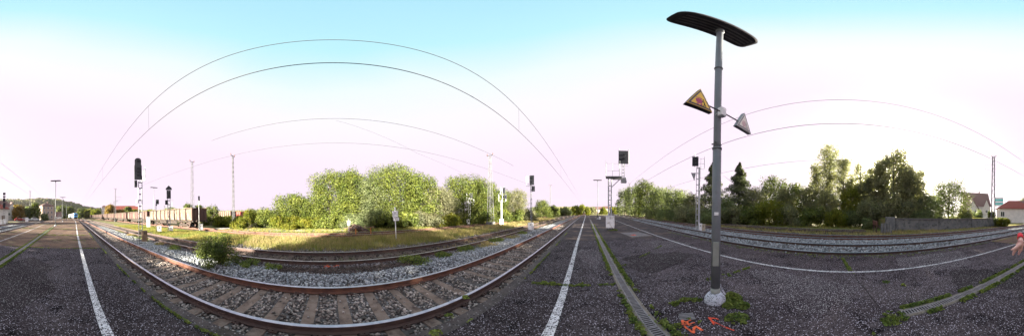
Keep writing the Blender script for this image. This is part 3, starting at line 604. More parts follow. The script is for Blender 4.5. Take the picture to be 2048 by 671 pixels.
def tree(name, label, cat, x, y, wd, ht, kind='broad', m='leaf', n=9000, leaf=.15, group=None, z=-.4, bare=0):
    TREE[0] += 1; seed = TREE[0]*13
    t = thing(name, label, cat, (x, y, z), group=group)
    P, Nn = crown_pts(kind, wd, ht, n, seed)
    V, F = leaves(P, leaf, .35 if kind not in ('spruce',) else .9, Nn, asp=1.5)
    obj('crown', npmesh('crown', V, F, M[m]), t)
    b = MB(); r = random.Random(seed)
    if kind == 'bush':
        for i in range(7): a = r.uniform(0, 6.28); b.tube([(0.03*math.cos(a), .03*math.sin(a), 0), (wd*.12*math.cos(a), wd*.12*math.sin(a), ht*.35), (wd*.3*math.cos(a), wd*.3*math.sin(a), ht*r.uniform(.6, .85))], [.012*ht+.01, .008*ht+.006, .003], 5)
        b.build('stem', M['bark'], t, fix=False)
    else:
        rt = .013*ht+.03; lean = r.uniform(-.03, .03)*ht
        b.tube([(0, 0, 0), (lean*.3, 0, ht*.3), (lean, 0, ht*.65), (lean, 0, ht*.96)], [rt*1.3, rt, rt*.55, .02], 8)
        for i in range(9 if kind != 'spruce' else 3):
            a = r.uniform(0, 6.28); z0 = ht*r.uniform(.15, .7); l = wd*.36*r.uniform(.6, 1)
            b.tube([(lean*z0/ht, 0, z0), (l*.5*math.cos(a), l*.5*math.sin(a), z0+l*.35), (l*math.cos(a), l*math.sin(a), z0+l*.75)], [rt*.4, rt*.25, .01], 5)
        b.build('trunk', M['bark'], t, fix=False)
    return t
def at(X, d, Yb=None):
    a = (X-1174)/PX; return d*math.sin(a), d*math.cos(a)
def topz(X, Y, d):
    a = (X-1174)/PX; return 1.65+d*math.tan((427-5.2*math.cos(a)-Y)/PX)
def T(X, Yt, pw, d, kind, m, label, name='tree', cat='tree', n=7000, leaf=.15, group=None):
    x, y = at(X, d); ht = topz(X, Yt, d)+.4; wd = pw/PX*d*(1.1 if kind in ('broad', 'bush') else 1.25); n = int(n*1.9)
    return tree(name, label, cat, x, y, wd, ht, kind, m, n, leaf, group)
GL = 'broadleaf trees behind the left sidings'; GR = 'trees beyond the right-hand tracks'; GB = 'undergrowth in front of the trees'
# left side, sunlit
for a in [
 (660, 338, 84, 26, 'broad', 'leaf', 'leftmost tall round tree of the big clump, left of the small white post sign', 10000),
 (705, 334, 76, 25, 'broad', 'leaf', 'tall round tree directly behind the small white post sign', 9000),
 (745, 352, 70, 24, 'broad', 'leaf_dark', 'darker tree filling the dip between the two tallest crowns of the left clump', 7000),
 (790, 325, 118, 26, 'broad', 'leaf', 'largest and highest tree of the left clump, straight behind the two-board sign', 14000),
 (845, 342, 76, 25, 'broad', 'leaf', 'round tree on the right shoulder of the largest tree', 8000),
 (884, 372, 66, 25, 'broad', 'leaf_grey', 'grey-green lower tree in the dip left of the whitish lattice signal', 7000),
 (928, 347, 84, 28, 'broad', 'leaf', 'tall round tree behind the signal with the leafy cage', 9000),
 (968, 352, 62, 29, 'broad', 'leaf', 'tree crossed by the lattice catenary mast on the left', 8000),
 (992, 376, 56, 31, 'broad', 'leaf', 'lower tree just right of the lattice catenary mast', 6000),
 (1030, 376, 60, 34, 'broad', 'leaf_grey', 'greyish tree between the two right-hand field signals', 6000),
 (1085, 398, 38, 45, 'broad', 'leaf', 'small round tree right of the last field signal', 4000),
 (588, 386, 76, 27, 'broad', 'leaf', 'separate round tree left of the big clump', 8000),
 (634, 402, 32, 28, 'broad', 'leaf_dark', 'dark low tree in the gap between the separate round tree and the big clump', 4500),
]: T(*a[:7], n=int(a[7]*1.6), group=GL, leaf=.12)
for i, (X, Y, pw, d, m, lab) in enumerate([
 (538, 408, 50, 26, 'leaf', 'loose bush left of the separate round tree'), (500, 415, 56, 28, 'leaf_yellow', 'yellowish bush right of the slim lattice mast'),
 (450, 424, 40, 30, 'leaf_yellow', 'low sunny bush in front of the far pink wagon'), (423, 402, 36, 34, 'leaf', 'bushy young tree just right of the wagon end'),
 (478, 428, 34, 24, 'leaf_yellow', 'low yellow-green bush at the foot of the slim lattice mast'),
 (575, 424, 60, 23, 'leaf_yellow', 'low bush in front of the separate round tree'), (620, 426, 44, 22.5, 'leaf_yellow', 'low yellow-green bush left of the big clump'),
 (662, 418, 56, 22, 'leaf', 'rounded bush at the left foot of the big clump'), (700, 424, 50, 21.5, 'leaf_dark', 'dark bush behind the small white post sign'),
 (738, 416, 56, 21.5, 'leaf_dark', 'dark bush behind the two rusty orange posts'), (775, 420, 52, 21.5, 'leaf', 'bush directly behind the two-board sign post'),
 (815, 418, 56, 21.5, 'leaf', 'bush right of the two-board sign'), (856, 414, 56, 22, 'leaf_grey', 'grey-green bush under the right shoulder of the largest tree'),
 (895, 418, 50, 22.5, 'leaf_yellow', 'sunny bush left of the lattice-top signal cabinet'), (958, 412, 60, 26.5, 'leaf', 'sunny bush between the two right-hand lattice signals'),
 (1020, 410, 44, 30, 'leaf', 'sunny bush right of the broad white signal post'), (1052, 412, 40, 34, 'leaf_grey', 'bush behind the last field signal'),
]): T(X, Y, pw, d, 'bush', m, lab, 'bush', 'bush', 4500, .14, GB)
for i, (X, Y, pw, d, m, lab) in enumerate([
 (1108, 405, 26, 62, 'leaf', 'far sunny bush right of the last small round tree'), (1130, 407, 28, 70, 'leaf_dark', 'darker far bush left of the brightest one'),
 (1152, 405, 26, 78, 'leaf_yellow', 'brightest yellow far bush left of the platform line'), (1168, 404, 22, 84, 'leaf_yellow', 'far yellow bush above the end of the white platform line'),
 (1186, 411, 14, 100, 'leaf_grey', 'small far tree left of the second platform lamp'), (1207, 412, 16, 110, 'leaf_yellow', 'far low tree between the platform lamp and the cage signal'), (1228, 410, 14, 100, 'leaf_yellow', 'far tree right of the cage signal mast')]):
    T(X, Y, pw, d, 'bush', m, lab, 'bush', 'bush', 1800, .35, 'far bushes at the right end of the left tracks')
# right side, backlit
for a in [
 (1250, 374, 34, 72, 'broad', 'leaf_dark', 'farthest tree of the dark row, right of the cage signal', 4000, .3),
 (1270, 366, 40, 60, 'broad', 'leaf_dark', 'second farthest tree of the dark row right of the cage signal', 5000, .26),
 (1292, 358, 50, 50, 'broad', 'leaf', 'highest lit tree of the dark row right of the cage signal', 7000, .22),
 (1322, 372, 50, 42, 'broad', 'leaf_dark', 'dark round tree midway between cage signal and lattice signal', 6000, .2),
 (1352, 376, 56, 36, 'broad', 'leaf_dark', 'dark round tree just left of the lattice signal', 7000, .17),
 (1388, 386, 50, 33, 'broad', 'leaf_grey', 'greyish tree behind the lattice signal', 6000, .16),
 (1424, 324, 84, 33, 'spruce', 'needle', 'spruce mostly hidden behind the near lamp post', 8000, .17),
 (1478, 324, 96, 32, 'spruce', 'needle', 'pointed dark spruce right of the near lamp post', 11000, .17),
 (1452, 398, 50, 28, 'broad', 'leaf_dark', 'low dark tree between the two spruces', 5000, .15),
 (1512, 372, 56, 30, 'broad', 'leaf_grey', 'grey-green tree just right of the pointed spruce', 6000, .15),
 (1548, 348, 66, 33, 'broad', 'leaf', 'broad tree with pale crown between spruce and tall thin trees', 8000, .17),
 (1592, 362, 56, 31, 'broad', 'leaf', 'sunlit tree left of the tall thin pines', 7000, .16),
 (1540, 398, 62, 26, 'broad', 'leaf_yellow', 'low yellow-green tree lit from behind near the spruce', 7000, .13),
 (1658, 296, 62, 30, 'pine', 'leaf_grey', 'tallest thin conifer of the right-hand row', 9000, .15),
 (1632, 330, 44, 30, 'pine', 'leaf_grey', 'thin conifer just left of the tallest one', 5000, .15),
 (1686, 318, 52, 29, 'pine', 'leaf_grey', 'thin conifer just right of the tallest one', 6000, .15),
 (1720, 318, 36, 29, 'column', 'leaf_grey', 'narrow tree standing alone between the conifers and the biggest tree', 6000, .15),
 (1752, 316, 50, 28, 'broad', 'leaf_grey', 'left half of the biggest backlit tree group', 10000, .18),
 (1787, 296, 84, 28, 'broad', 'leaf_grey', 'biggest backlit tree in front of the sun', 15000, .19),
 (1826, 330, 60, 28, 'broad', 'leaf_grey', 'right shoulder tree of the biggest backlit group', 10000, .18),
 (1572, 372, 50, 29, 'broad', 'leaf_grey', 'hazy grey-green tree between the pale crown and the sunlit tree', 6000, .15),
 (1618, 368, 44, 29, 'broad', 'leaf_grey', 'hazy tree filling the gap left of the thin conifers', 5000, .15),
 (1702, 350, 40, 29.5, 'broad', 'leaf_grey', 'hazy tree behind the gap between the thin conifers', 5000, .15),
 (1736, 352, 34, 29, 'broad', 'leaf_grey', 'hazy tree between the narrow tree and the biggest tree', 5000, .15),
 (1655, 382, 60, 27, 'broad', 'leaf_grey', 'lower tree under the tallest thin conifer', 6000, .14),
 (1700, 372, 50, 27.5, 'broad', 'leaf_yellow', 'yellowish lower tree between the thin conifers', 5000, .14),
 (1860, 388, 56, 27, 'broad', 'leaf_dark', 'low dark tree above the loading ramp', 6000, .14),
 (1896, 358, 74, 30, 'broad', 'leaf', 'round pale green tree left of the big-roofed house', 9000, .15),
]: T(*a[:7], n=a[7], leaf=a[8]*.88, group=GR)
for i, (X, Y, pw, d, m, lab) in enumerate([
 (1310, 402, 50, 40, 'leaf_dark', 'dark bush at the foot of the dark tree row'), (1345, 404, 60, 33, 'leaf_dark', 'dark bush left of the lattice signal'), (1378, 404, 60, 29, 'leaf_grey', 'greyish bush behind the lattice signal foot'),
 (1425, 406, 64, 27, 'leaf_dark', 'bush behind the near lamp post'), (1462, 404, 56, 26.5, 'leaf_grey', 'bush right of the near lamp post'), (1498, 402, 56, 26, 'leaf', 'bush below the pointed spruce'),
 (1580, 402, 60, 26, 'leaf_grey', 'bush below the sunlit tree'), (1622, 406, 60, 26, 'leaf', 'bush left of the thin conifers'), (1672, 408, 54, 25.5, 'leaf_yellow', 'yellow bush below the tallest conifer'),
 (1712, 404, 56, 26, 'leaf_dark', 'dark bush below the narrow tree'), (1765, 386, 66, 26, 'leaf_grey', 'bush below the biggest backlit tree'), (1808, 384, 66, 26, 'leaf_grey', 'bush above the left half of the loading ramp'),  # last two bushes raised and widened to keep sun flecks off the ballast
 (1742, 388, 46, 25, 'leaf_grey', 'tall hazy bush added behind the rusty buffer stop to block low sun'), (1732, 430, 22, 21, 'leaf_dark', 'small dark bush beside the rusty buffer stop'), (1845, 408, 50, 25, 'leaf_dark', 'bush above the middle of the loading ramp'),  # tall bush added to plug a low gap that let sun onto the ballast
 (1928, 410, 34, 31, 'leaf_grey', 'bush left of the big-roofed house'), (1955, 412, 22, 38, 'leaf_dark', 'small dark shrub in front of the house balcony'), (1982, 414, 16, 36, 'leaf', 'small shrub by the lattice mast on the ramp'),
 (2010, 430, 26, 30, 'leaf_yellow', 'yellow flowering bush beside the yellow post'), (1996, 432, 14, 30.5, 'leaf_dark', 'dark bush between the ramp end and the yellow post'),
]): T(X, Y, pw, d, 'bush', m, lab, 'bush', 'bush', 4500, .13, GB)
# foreground bush
tree('bush', 'loose leafy shrub growing beside the ballast between the first two left tracks', 'bush', -4.78, -3.85, 1.55, 1.62, 'bush', 'leaf', 10000, .036, z=-.32)
for x, y, wd, ht, lab in ((-5.2, -2.9, .8, .45, 'low weed clump right of the big loose shrub'), (-5.3, -5.0, 1.0, .6, 'low weed clump left of the big loose shrub'), (-5.35, -2.0, .6, .3, 'small brownish weed clump by the dark cinders'), (-5.4, 4.4, .7, .3, 'weed clump between the left tracks right of the cinders'), (-5.5, 6.0, 1.1, .35, 'longer weed clump between the left tracks'), (-5.2, -7.6, .9, .4, 'weed clump close to the nearest field signal')):
    tree('bush', lab, 'bush', x, y, wd, ht, 'bush', 'moss', 1800, .03, 'weed clumps between the left tracks', z=-.32)
rw = random.Random(5)
for i, (y, nm) in enumerate(((2.9, 'brownish weed clump just right of the orange painted stones'), (7.4, 'low weed clump in the pale gravel between the left tracks, before the long one ends'), (8.8, 'weed clump between the left tracks towards the dark signal'), (10.6, 'sunny weed clump between the left tracks near the dark signal'), (12.9, 'sunny weed clump just before the dark two-headed signal'), (-9.4, 'sunny weed clump in front of the beige cabinet'), (-12.8, 'sunny weed clump behind the beige cabinet'), (-15.4, 'sunny far weed clump between the left tracks'))):
    tree('bush', nm, 'bush', -5.35+rw.uniform(-.2, .2), y, rw.uniform(.7, 1.3), rw.uniform(.22, .45), 'bush', 'grass_dry' if i % 2 else 'moss', 1500, .034, 'weed clumps between the left tracks', z=-.32)
# left distance (towards the train)
for i, (X, Y, pw, d, kind, m, lab) in enumerate([
 (37, 408, 26, 75, 'broad', 'leaf_orange', 'orange autumn tree right of the white gable'), (52, 412, 22, 80, 'broad', 'leaf_dark', 'dark tree behind the parked cars'), (70, 402, 24, 78, 'broad', 'leaf', 'green tree beside the three-storey beige house'),
 (89, 422, 14, 74, 'bush', 'leaf_dark', 'dark shrub in front of the beige house'), (122, 410, 26, 160, 'broad', 'leaf', 'far tree behind the second platform lamp'), (138, 412, 22, 180, 'broad', 'leaf', 'far tree left of the train'),
 (163, 416, 20, 190, 'broad', 'leaf', 'far tree right of the train'), (176, 418, 16, 180, 'broad', 'leaf_yellow', 'far yellow tree beyond the train'), (190, 418, 22, 170, 'broad', 'leaf_yellow', 'far yellow tree left of the white tower house'),
 (220, 408, 24, 120, 'broad', 'leaf_orange', 'golden tree left of the dark yard lamp'), (240, 418, 26, 120, 'broad', 'leaf_orange', 'golden low tree right of the dark yard lamp'), (256, 412, 18, 130, 'broad', 'leaf', 'green tree above the wagon row'), (268, 418, 24, 120, 'broad', 'leaf_yellow', 'yellow tree above the wagon row near the nearest signal'),
 (300, 418, 40, 100, 'broad', 'leaf_yellow', 'yellow tree line above the first big wagon'), (340, 414, 36, 90, 'broad', 'leaf', 'tree above the middle of the big wagon'), (375, 404, 26, 60, 'broad', 'leaf', 'loose tree behind the big wagon by the lattice mast'), (398, 408, 24, 62, 'broad', 'leaf', 'loose tree above the dark end of the big wagon')]):
    T(X, Y, pw, d, kind, m, lab, 'tree', 'tree', 2200, max(.25, d*.0045), 'far trees towards the train')
# ------------------------------------------------------------ hills
def hill(name, X0, X1, d, prof, seed, m='hill', depth=300, trees=0):
    nx, ny = 90, 16; V = []; r = np.random.default_rng(seed)
    for j in range(ny):
        f = j/(ny-1)
        for i in range(nx):
            u = i/(nx-1); X = X0+(X1-X0)*u; dd = d+depth*f; x, y = at(X, dd)
            h = np.interp(u, *prof)*math.sin(min(1, f*1.6+.0)*math.pi/2) if f > 0 else 0
            h *= 1+.06*math.sin(X*.31+j)+.05*math.sin(X*.77+j*2)
            V.append((x, y, -2+h))
    F = [(j*nx+i, j*nx+i+1, (j+1)*nx+i+1, (j+1)*nx+i) for j in range(ny-1) for i in range(nx-1)]
    V = np.array(V); tag(obj(name, npmesh(name, V, np.array(F), M[m], True)), kind='structure')
    if trees:
        k = r.integers(0, len(F), trees); Q = V[np.array(F)[k]]; wq = r.dirichlet((1, 1, 1, 1), trees); P = (Q*wq[:, :, None]).sum(1)
        stones_at = P+np.array([0, 0, 3.])
        base = np.array([(-1,-1,-.7),(1,-1,-.7),(1,1,-.7),(-1,1,-.7),(-.6,-.6,.9),(.6,-.6,.9),(.6,.6,.9),(-.6,.6,.9)])
        s = r.uniform(3, 6.5, (trees, 1, 1)); W = base[None]*r.uniform(.6, 1.3, (trees, 8, 3))*s*np.array([.8, .8, 1.1]); W = np.einsum('nij,nkj->nki', rand_rot(trees)*.5+np.eye(3)*.6, W)+stones_at[:, None]
        f = np.array([(0,3,2,1),(4,5,6,7),(0,1,5,4),(1,2,6,5),(2,3,7,6),(3,0,4,7)]); FF = (f[None]+8*np.arange(trees)[:, None, None]).reshape(-1, 4)
        tag(obj('hill_wood', npmesh('hill_wood', W.reshape(-1, 3), FF, M['hill_leaf'])), 'wooded hillside of small distant tree crowns', 'wood', kind='stuff')
hill('hill', -30, 210, 520, ([0, .12, .3, .5, .62, .75, .85, 1], [44, 66, 64, 70, 64, 50, 34, 26]), 3, depth=260, trees=7000)
hill('hill', 150, 420, 900, ([0, .2, .4, .6, 1], [48, 44, 40, 34, 26]), 4, depth=400, trees=3000)
hill('hill', 400, 760, 1100, ([0, .3, .5, 1], [34, 40, 30, 20]), 5, depth=400, trees=1500)
hill('hill', 1060, 1300, 900, ([0, .3, .5, 1], [22, 26, 24, 22]), 6, depth=300, trees=2500)
# ------------------------------------------------------------ buildings
def house(label, x, y, rz, wd, dp, eave, ridge, wall='white_wall', roof='roof_red', hip=0, wins=(), doors=(), name='house', chim=True, z=-.4, over=.35, balcony=None, axis='x'):
    """local +Y... the front is the local -Y face; wd along x; axis = direction of the ridge"""
    t = thing(name, label, 'house', (x, y, z), rz)
    b = MB().box((0, 0, eave/2), (wd, dp, eave)); 
    if not hip:
        if axis == 'x': b.prism([(-dp/2, eave-.002), (dp/2, eave-.002), (0, ridge-.15)], 'x', -wd/2+.004, wd/2-.004)
        else: b.prism([(-wd/2, eave-.002), (wd/2, eave-.002), (0, ridge-.15)], 'y', -dp/2+.004, dp/2-.004)
    b.build('wall', M[wall], t)
    W2, D2_ = wd/2+over, dp/2+over; b = MB()
    if hip:
        hl = max(.05, (wd-dp)/2) if wd > dp else .05
        V = [(-W2, -D2_, eave), (W2, -D2_, eave), (W2, D2_, eave), (-W2, D2_, eave), (-hl, 0, ridge), (hl, 0, ridge)]
        V += [(a, c, e-.18) for a, c, e in V[:4]]
        b.add(V, [(0, 1, 5, 4), (1, 2, 5), (2, 3, 4, 5), (3, 0, 4), (0, 6, 7, 1), (1, 7, 8, 2), (2, 8, 9, 3), (3, 9, 6, 0), (9, 8, 7, 6)])
    else:
        A_, B_ = (D2_, W2) if axis == 'x' else (W2, D2_); s = (ridge-eave)/(A_-over); e = eave-over*s
        b.prism([(-A_, e), (0, ridge), (A_, e), (A_, e+.22), (0, ridge+.22), (-A_, e+.22)], axis, -B_, B_)
    rf = b.build('roof', M[roof], t)
    if chim: MB().box((wd*.18, dp*.1, ridge+.2), (.6, .6, 1.6), bev=.04).build('chimney', M['roof_brown'], rf)
    for (u, v, w_, h_) in wins:
        f = MB(); f.box((u, -dp/2-.03, v+h_/2+.04), (w_+.16, .08, .08)); f.box((u, -dp/2-.03, v-h_/2-.04), (w_+.2, .12, .08)); f.box((u-w_/2-.04, -dp/2-.03, v), (.08, .08, h_)); f.box((u+w_/2+.04, -dp/2-.03, v), (.08, .08, h_)); f.box((u, -dp/2-.03, v), (.05, .06, h_))
        o = f.build('window', M['white'], t); MB().box((u, -dp/2-.012, v), (w_, .03, h_)).build('pane', M['window'], o)
    for (u, w_, h_) in doors:
        o = MB().box((u, -dp/2-.02, h_/2), (w_, .07, h_)).build('door', M['box_brown'], t); MB().box((u+w_*.35, -dp/2-.08, h_/2), (.12, .05, .04)).build('handle', M['galv'], o)
    if balcony:
        u, v, w_ = balcony; b = MB().box((u, -dp/2-.6, v), (w_, 1.2, .15)); b.box((u, -dp/2-1.15, v+.5), (w_, .06, .9)); b.box((u-w_/2+.03, -dp/2-.6, v+.5), (.06, 1.1, .9)); b.box((u+w_/2-.03, -dp/2-.6, v+.5), (.06, 1.1, .9)); b.build('balcony', M['white'], t)
    return t
def fc(X): return -(X-1174)/PX   # front towards the camera
x, y = at(1950, 74)
house('big two-storey house with a huge grey-brown roof and a white balcony behind the ramp', x, y, fc(1956)+.25, 11.5, 9, 6.4, 12.2, roof='roof_brown', wins=[(-3.6, 5, 1, 1.2), (-1.2, 5, 1, 1.2), (3.2, 5, 1, 1.2), (-3.6, 2.2, 1, 1.2), (2, 2.2, 1, 1.2)], doors=[(0, 1, 2.1)], balcony=(-2.4, 3.6, 3.2))
x, y = at(1938, 62)
house('lower house wing with a red-brown roof in front of the big-roofed house', x, y, fc(1938)+.6, 5, 5, 4.6, 7.6, roof='roof_brown', axis='y', wins=[(-1.2, 3.6, .8, 1), (1.2, 3.6, .8, 1)], chim=False)
x, y = at(1973, 60)
house('narrow white gabled annex standing just left of the lattice mast', x, y, fc(1973), 2.6, 4, 4.4, 7.4, roof='white_wall', axis='y', wins=[(0, 3.6, .7, .9)], chim=False, over=.12)
x, y = at(2027, 52)
house('long low white building with a red hipped roof at the right edge', x, y, fc(2027)+.18, 10.2, 7, 4.35, 6.9, hip=1, wins=[(-3.9, 2.6, 1.1, 1.4)], doors=[(3.6, 1, 2.2)], chim=False, over=.45, name='low_building')
x, y = at(2040, 85)
house('brown-roofed house behind the low white building', x, y, fc(2040), 11, 8, 6.4, 9.8, roof='roof_brown', wins=[(-2, 5, 1, 1.2)])
x, y = at(18, 82)
house('white-gabled house with brown roof right of the tall signal by the far track', x, y, fc(18+2048)+.4, 7, 8, 4.5, 8.6, roof='roof_brown', axis='y', wins=[(-1.6, 3, .9, 1.1), (1.6, 3, .9, 1.1)])
x, y = at(26, 88)
house('small white house beyond the parked cars', x, y, fc(26+2048), 4.5, 6, 3.6, 6.6, roof='roof_brown', axis='y', wins=[(0, 2.6, .9, 1.1)], chim=False)
x, y = at(92, 100)
house('three-storey beige house with a low hipped roof', x, y, fc(92+2048)+.35, 7.4, 7.4, 8.4, 10.2, 'beige_wall', 'roof_brown', hip=1, wins=[(u, v, .9, 1.3) for u in (-2.3, 0, 2.3) for v in (1.7, 4.4, 7)])
x, y = at(208, 190)
house('narrow white tower house above the far wagons', x, y, fc(203+2048), 5, 5, 13, 15, hip=1, wins=[(-1.2, 11, .9, 1.4), (1.2, 11, .9, 1.4), (-1.2, 8, .9, 1.4), (1.2, 8, .9, 1.4)], roof='roof_brown', chim=False)
for X, wd, d, rg, lab in ((222, 16, 200, 14.5, 'red-roofed hall left of the dark yard lamp'), (248, 26, 190, 14, 'long red-roofed hall right of the dark yard lamp'), (262, 14, 170, 12, 'red-roofed hall behind the nearest field signal')):
    x, y = at(X, d); house(lab, x, y, fc(X+2048), wd, 14, rg-6, rg, 'beige_wall', 'roof_red', wins=[(-wd*.3, 4, 1.6, 1.6), (0, 4, 1.6, 1.6), (wd*.3, 4, 1.6, 1.6)], chim=False, name='hall')
for X, d, wd, rg, lab in ((1199, 260, 12, 9, 'far white house right of the second platform lamp'), (1214, 300, 14, 11, 'far pale house left of the cage signal mast'), (1180, 280, 12, 8, 'far pale house above the end of the platform'), (160, 230, 14, 9, 'far white house behind the train'), (172, 240, 12, 8, 'far pale house right of the train'), (112, 150, 10, 6, 'low white shed behind the first far platform lamp')):
    x, y = at(X, d); house(lab, x, y, fc(X), wd, 8, rg-4, rg, 'white_wall', 'roof_brown', wins=[(-wd*.25, 2.5, 1.2, 1.3), (wd*.25, 2.5, 1.2, 1.3)], chim=False)
# turquoise sheeting on a frame
x, y = at(1998, 66)
t = thing('scaffold_banner', 'turquoise and white striped sheeting above the low red roof', 'banner', (x, y, -.4), fc(1998))
for s in (-1, 1): MB().box((s*1.6, .1, 4.8), (.12, .12, 9.6)).build('frame_post', M['galv'], t)
for zz in (6, 9.5): MB().box((0, .1, zz), (3.08, .1, .1)).build('frame_beam', M['galv'], t)
for i in range(7):
    MB().box((0, 0, 6.2+.5*i), (3.3, .05, .47)).build('sheet', M['turq'] if i % 3 else M['white'], t)
# loading ramp with blocks
t = thing('loading_ramp', 'long stained concrete loading ramp wall with grass on top below the trees', 'loading ramp', (0, 0, 0))
yy = -5.2; k = 0
bl = [-5.2, -6.4, -9.6, -12.8, -16, -19.2, -22.4, -25.6]
for a, c in zip(bl, bl[1:]):
    k += 1; h = 1.5 if k > 1 else 1.75; MB().box((19.35+(.05 if k % 2 else 0), (a+c)/2, -.42+h/2), (.5, abs(c-a)-.03, h), bev=.03).build('wall_block', M['concrete'], t)
MB().box((19.28, -16, 1.13), (.62, 19.2, .1), bev=.02).build('coping', M['slab'], t)
MB().box((24.2, -15.4, .30), (9.1, 20.4, 1.4)).build('earth_fill', M['grass_ground'], t)
grass('grass', 'grass growing along the top of the loading ramp', 19.7, 27, -25, -5.4, 110, .28, .022, M['grass'], z=1.0)
# rusty buffer stop
t = thing('buffer_stop', 'rusty buffer stop with a leaning plate at the left end of the loading ramp', 'buffer stop', (18.05, -3.6, -.35))
MB().box((0, 0, 1.05), (2.0, .16, .45), bev=.02).build('buffer_beam', M['rust'], t)
for s in (-1, 1): MB().bar((s*.75, 0, 0), (s*.75, -.05, 1.2), .14).build('upright', M['rust_dark'], t); MB().bar((s*.75, -1.1, 0), (s*.75, -.05, 1.0), .1).build('brace', M['rust_dark'], t)
for i in range(4): MB().box((-1.35, -.5-.32*i, .5), (.12, .28, 1.1+.05*(i % 2)), bev=.01).build('plank', M['concrete'], t)
# ------------------------------------------------------------ lamps
def slab_lamp(t, z, ln=1.80, wd=.54):
    n = 28; out = []
    for i in range(n):
        a = 2*math.pi*i/n; c, s = math.cos(a), math.sin(a); out.append((ln/2*math.copysign(abs(c)**.28, c), wd/2*math.copysign(abs(s)**.35, s)*(1-.12*abs(c)**3)))
    b = MB(); V = []
    for sc, dz in ((.93, -.045), (1, -.02), (1, .03), (.9, .07)): V += [(u*sc, v*sc, z+dz+.05*(u/ln*2)**2*0) for u, v in out]
    F = [(k*n+i, k*n+(i+1) % n, (k+1)*n+(i+1) % n, (k+1)*n+i) for k in range(3) for i in range(n)]+[tuple(reversed(range(n))), tuple(range(3*n, 4*n))]
    b.add(V, F); h = b.build('lamp_head', M['lampdark'], t)
    for v in (-.13, -.045, .045, .13):
        MB().box((0, v, z-.054), (ln*.84, .035, .016), bev=.005).build('lamp_tube', M['lamprib'], h)
    return h
def platform_lamp(label, x, y, H, base=True, near=False):
    t = thing('platform_lamp', label, 'lamp post', (x, y, 0), group=None)
    MB().tube([(0, 0, .28), (0, 0, H*.38)], [.078, .073], 20).build('pole', M['pole'], t, True)
    MB().tube([(0, 0, H*.38+.002), (0, 0, H*.4), (0, 0, H-.16)], [.066, .064, .056], 20).build('upper_pole', M['pole'], t, True)
    MB().tube([(0, 0, H-.3), (0, 0, H-.06)], .072, 16).build('socket', M['pole'], t, True)
    slab_lamp(t, H)
    MB().tube([(0, 0, .12), (0, 0, .30)], .082, 20).build('sleeve', M['pole_light'], t, True)
    b = MB(); n = 24; V = []; prof = [(.175, 0), (.18, .05), (.165, .12), (.135, .175), (.10, .20), (.08, .205)]
    for r_, z_ in prof:
        for k in range(n): a = 6.2832*k/n; q = r_*(1+.05*math.sin(3*a)+.04*math.sin(5*a+1)+random.uniform(-.02, .02)); V.append((q*math.cos(a), q*math.sin(a), z_+random.uniform(-.006, .006)))
    b.add(V, [(j*n+k, j*n+(k+1) % n, (j+1)*n+(k+1) % n, (j+1)*n+k) for j in range(5) for k in range(n)]); b.build('foundation', M['white_speck'], t, True)
    return t
LAMP = platform_lamp('near grey lamp post with two triangular warning signs and a white speckled foundation', 1.93, 1.9, 7.25)
for a in (0, 1.9, 3.6): MB().tube([(.06*math.cos(a), .06*math.sin(a), 2.86), (.10*math.cos(a), .10*math.sin(a), 2.86)], .014, 8).build('bolt', M['pole'], LAMP)
MB().box((-.055, -.055, .95), (.10, .03, .42), R(-45), bev=.008).build('service_hatch', M['pole_light'], LAMP)
MB().box((-.062, -.062, 1.62), (.07, .006, .05), R(-45)).build('number_sticker', M['white'], LAMP)
MB().tube([(0, 0, 4.9), (0, 0, 4.93)], .074, 20).build('collar', M['pole'], LAMP, True)
MB().tube([(0, 0, 2.74), (0, 0, 2.77)], .083, 20).build('collar', M['pole'], LAMP, True)
MB().bar((.075, -.03, .34), (.155, -.085, .12), .03, .03).build('cable_guard', M['white_speck'], LAMP)
b = MB(); b.box((0, -.10, 3.5), (.12, .10, .2), bev=.012); br = b.build('clamp', M['white'], LAMP)
b = MB(); b.tube([(-.08, -.06, 3.55), (0, .085, 3.55), (.08, -.06, 3.55)], .009, 6); b.tube([(-.08, -.06, 3.45), (0, .085, 3.45), (.08, -.06, 3.45)], .009, 6); b.build('strap', M['white'], br)
MB().tube([(-.36, -.10, 3.5), (.42, -.10, 3.5)], .013, 8).build('arm', M['lampdark'], LAMP, True)
def tri(cx, z0, w_, y, s=1.0):
    h = w_*.93; c = z0+h*.36; return [(cx+(u)*s, c+(v-h*.36)*s) for u, v in ((-w_/2, 0), (w_/2, 0), (0, h))]
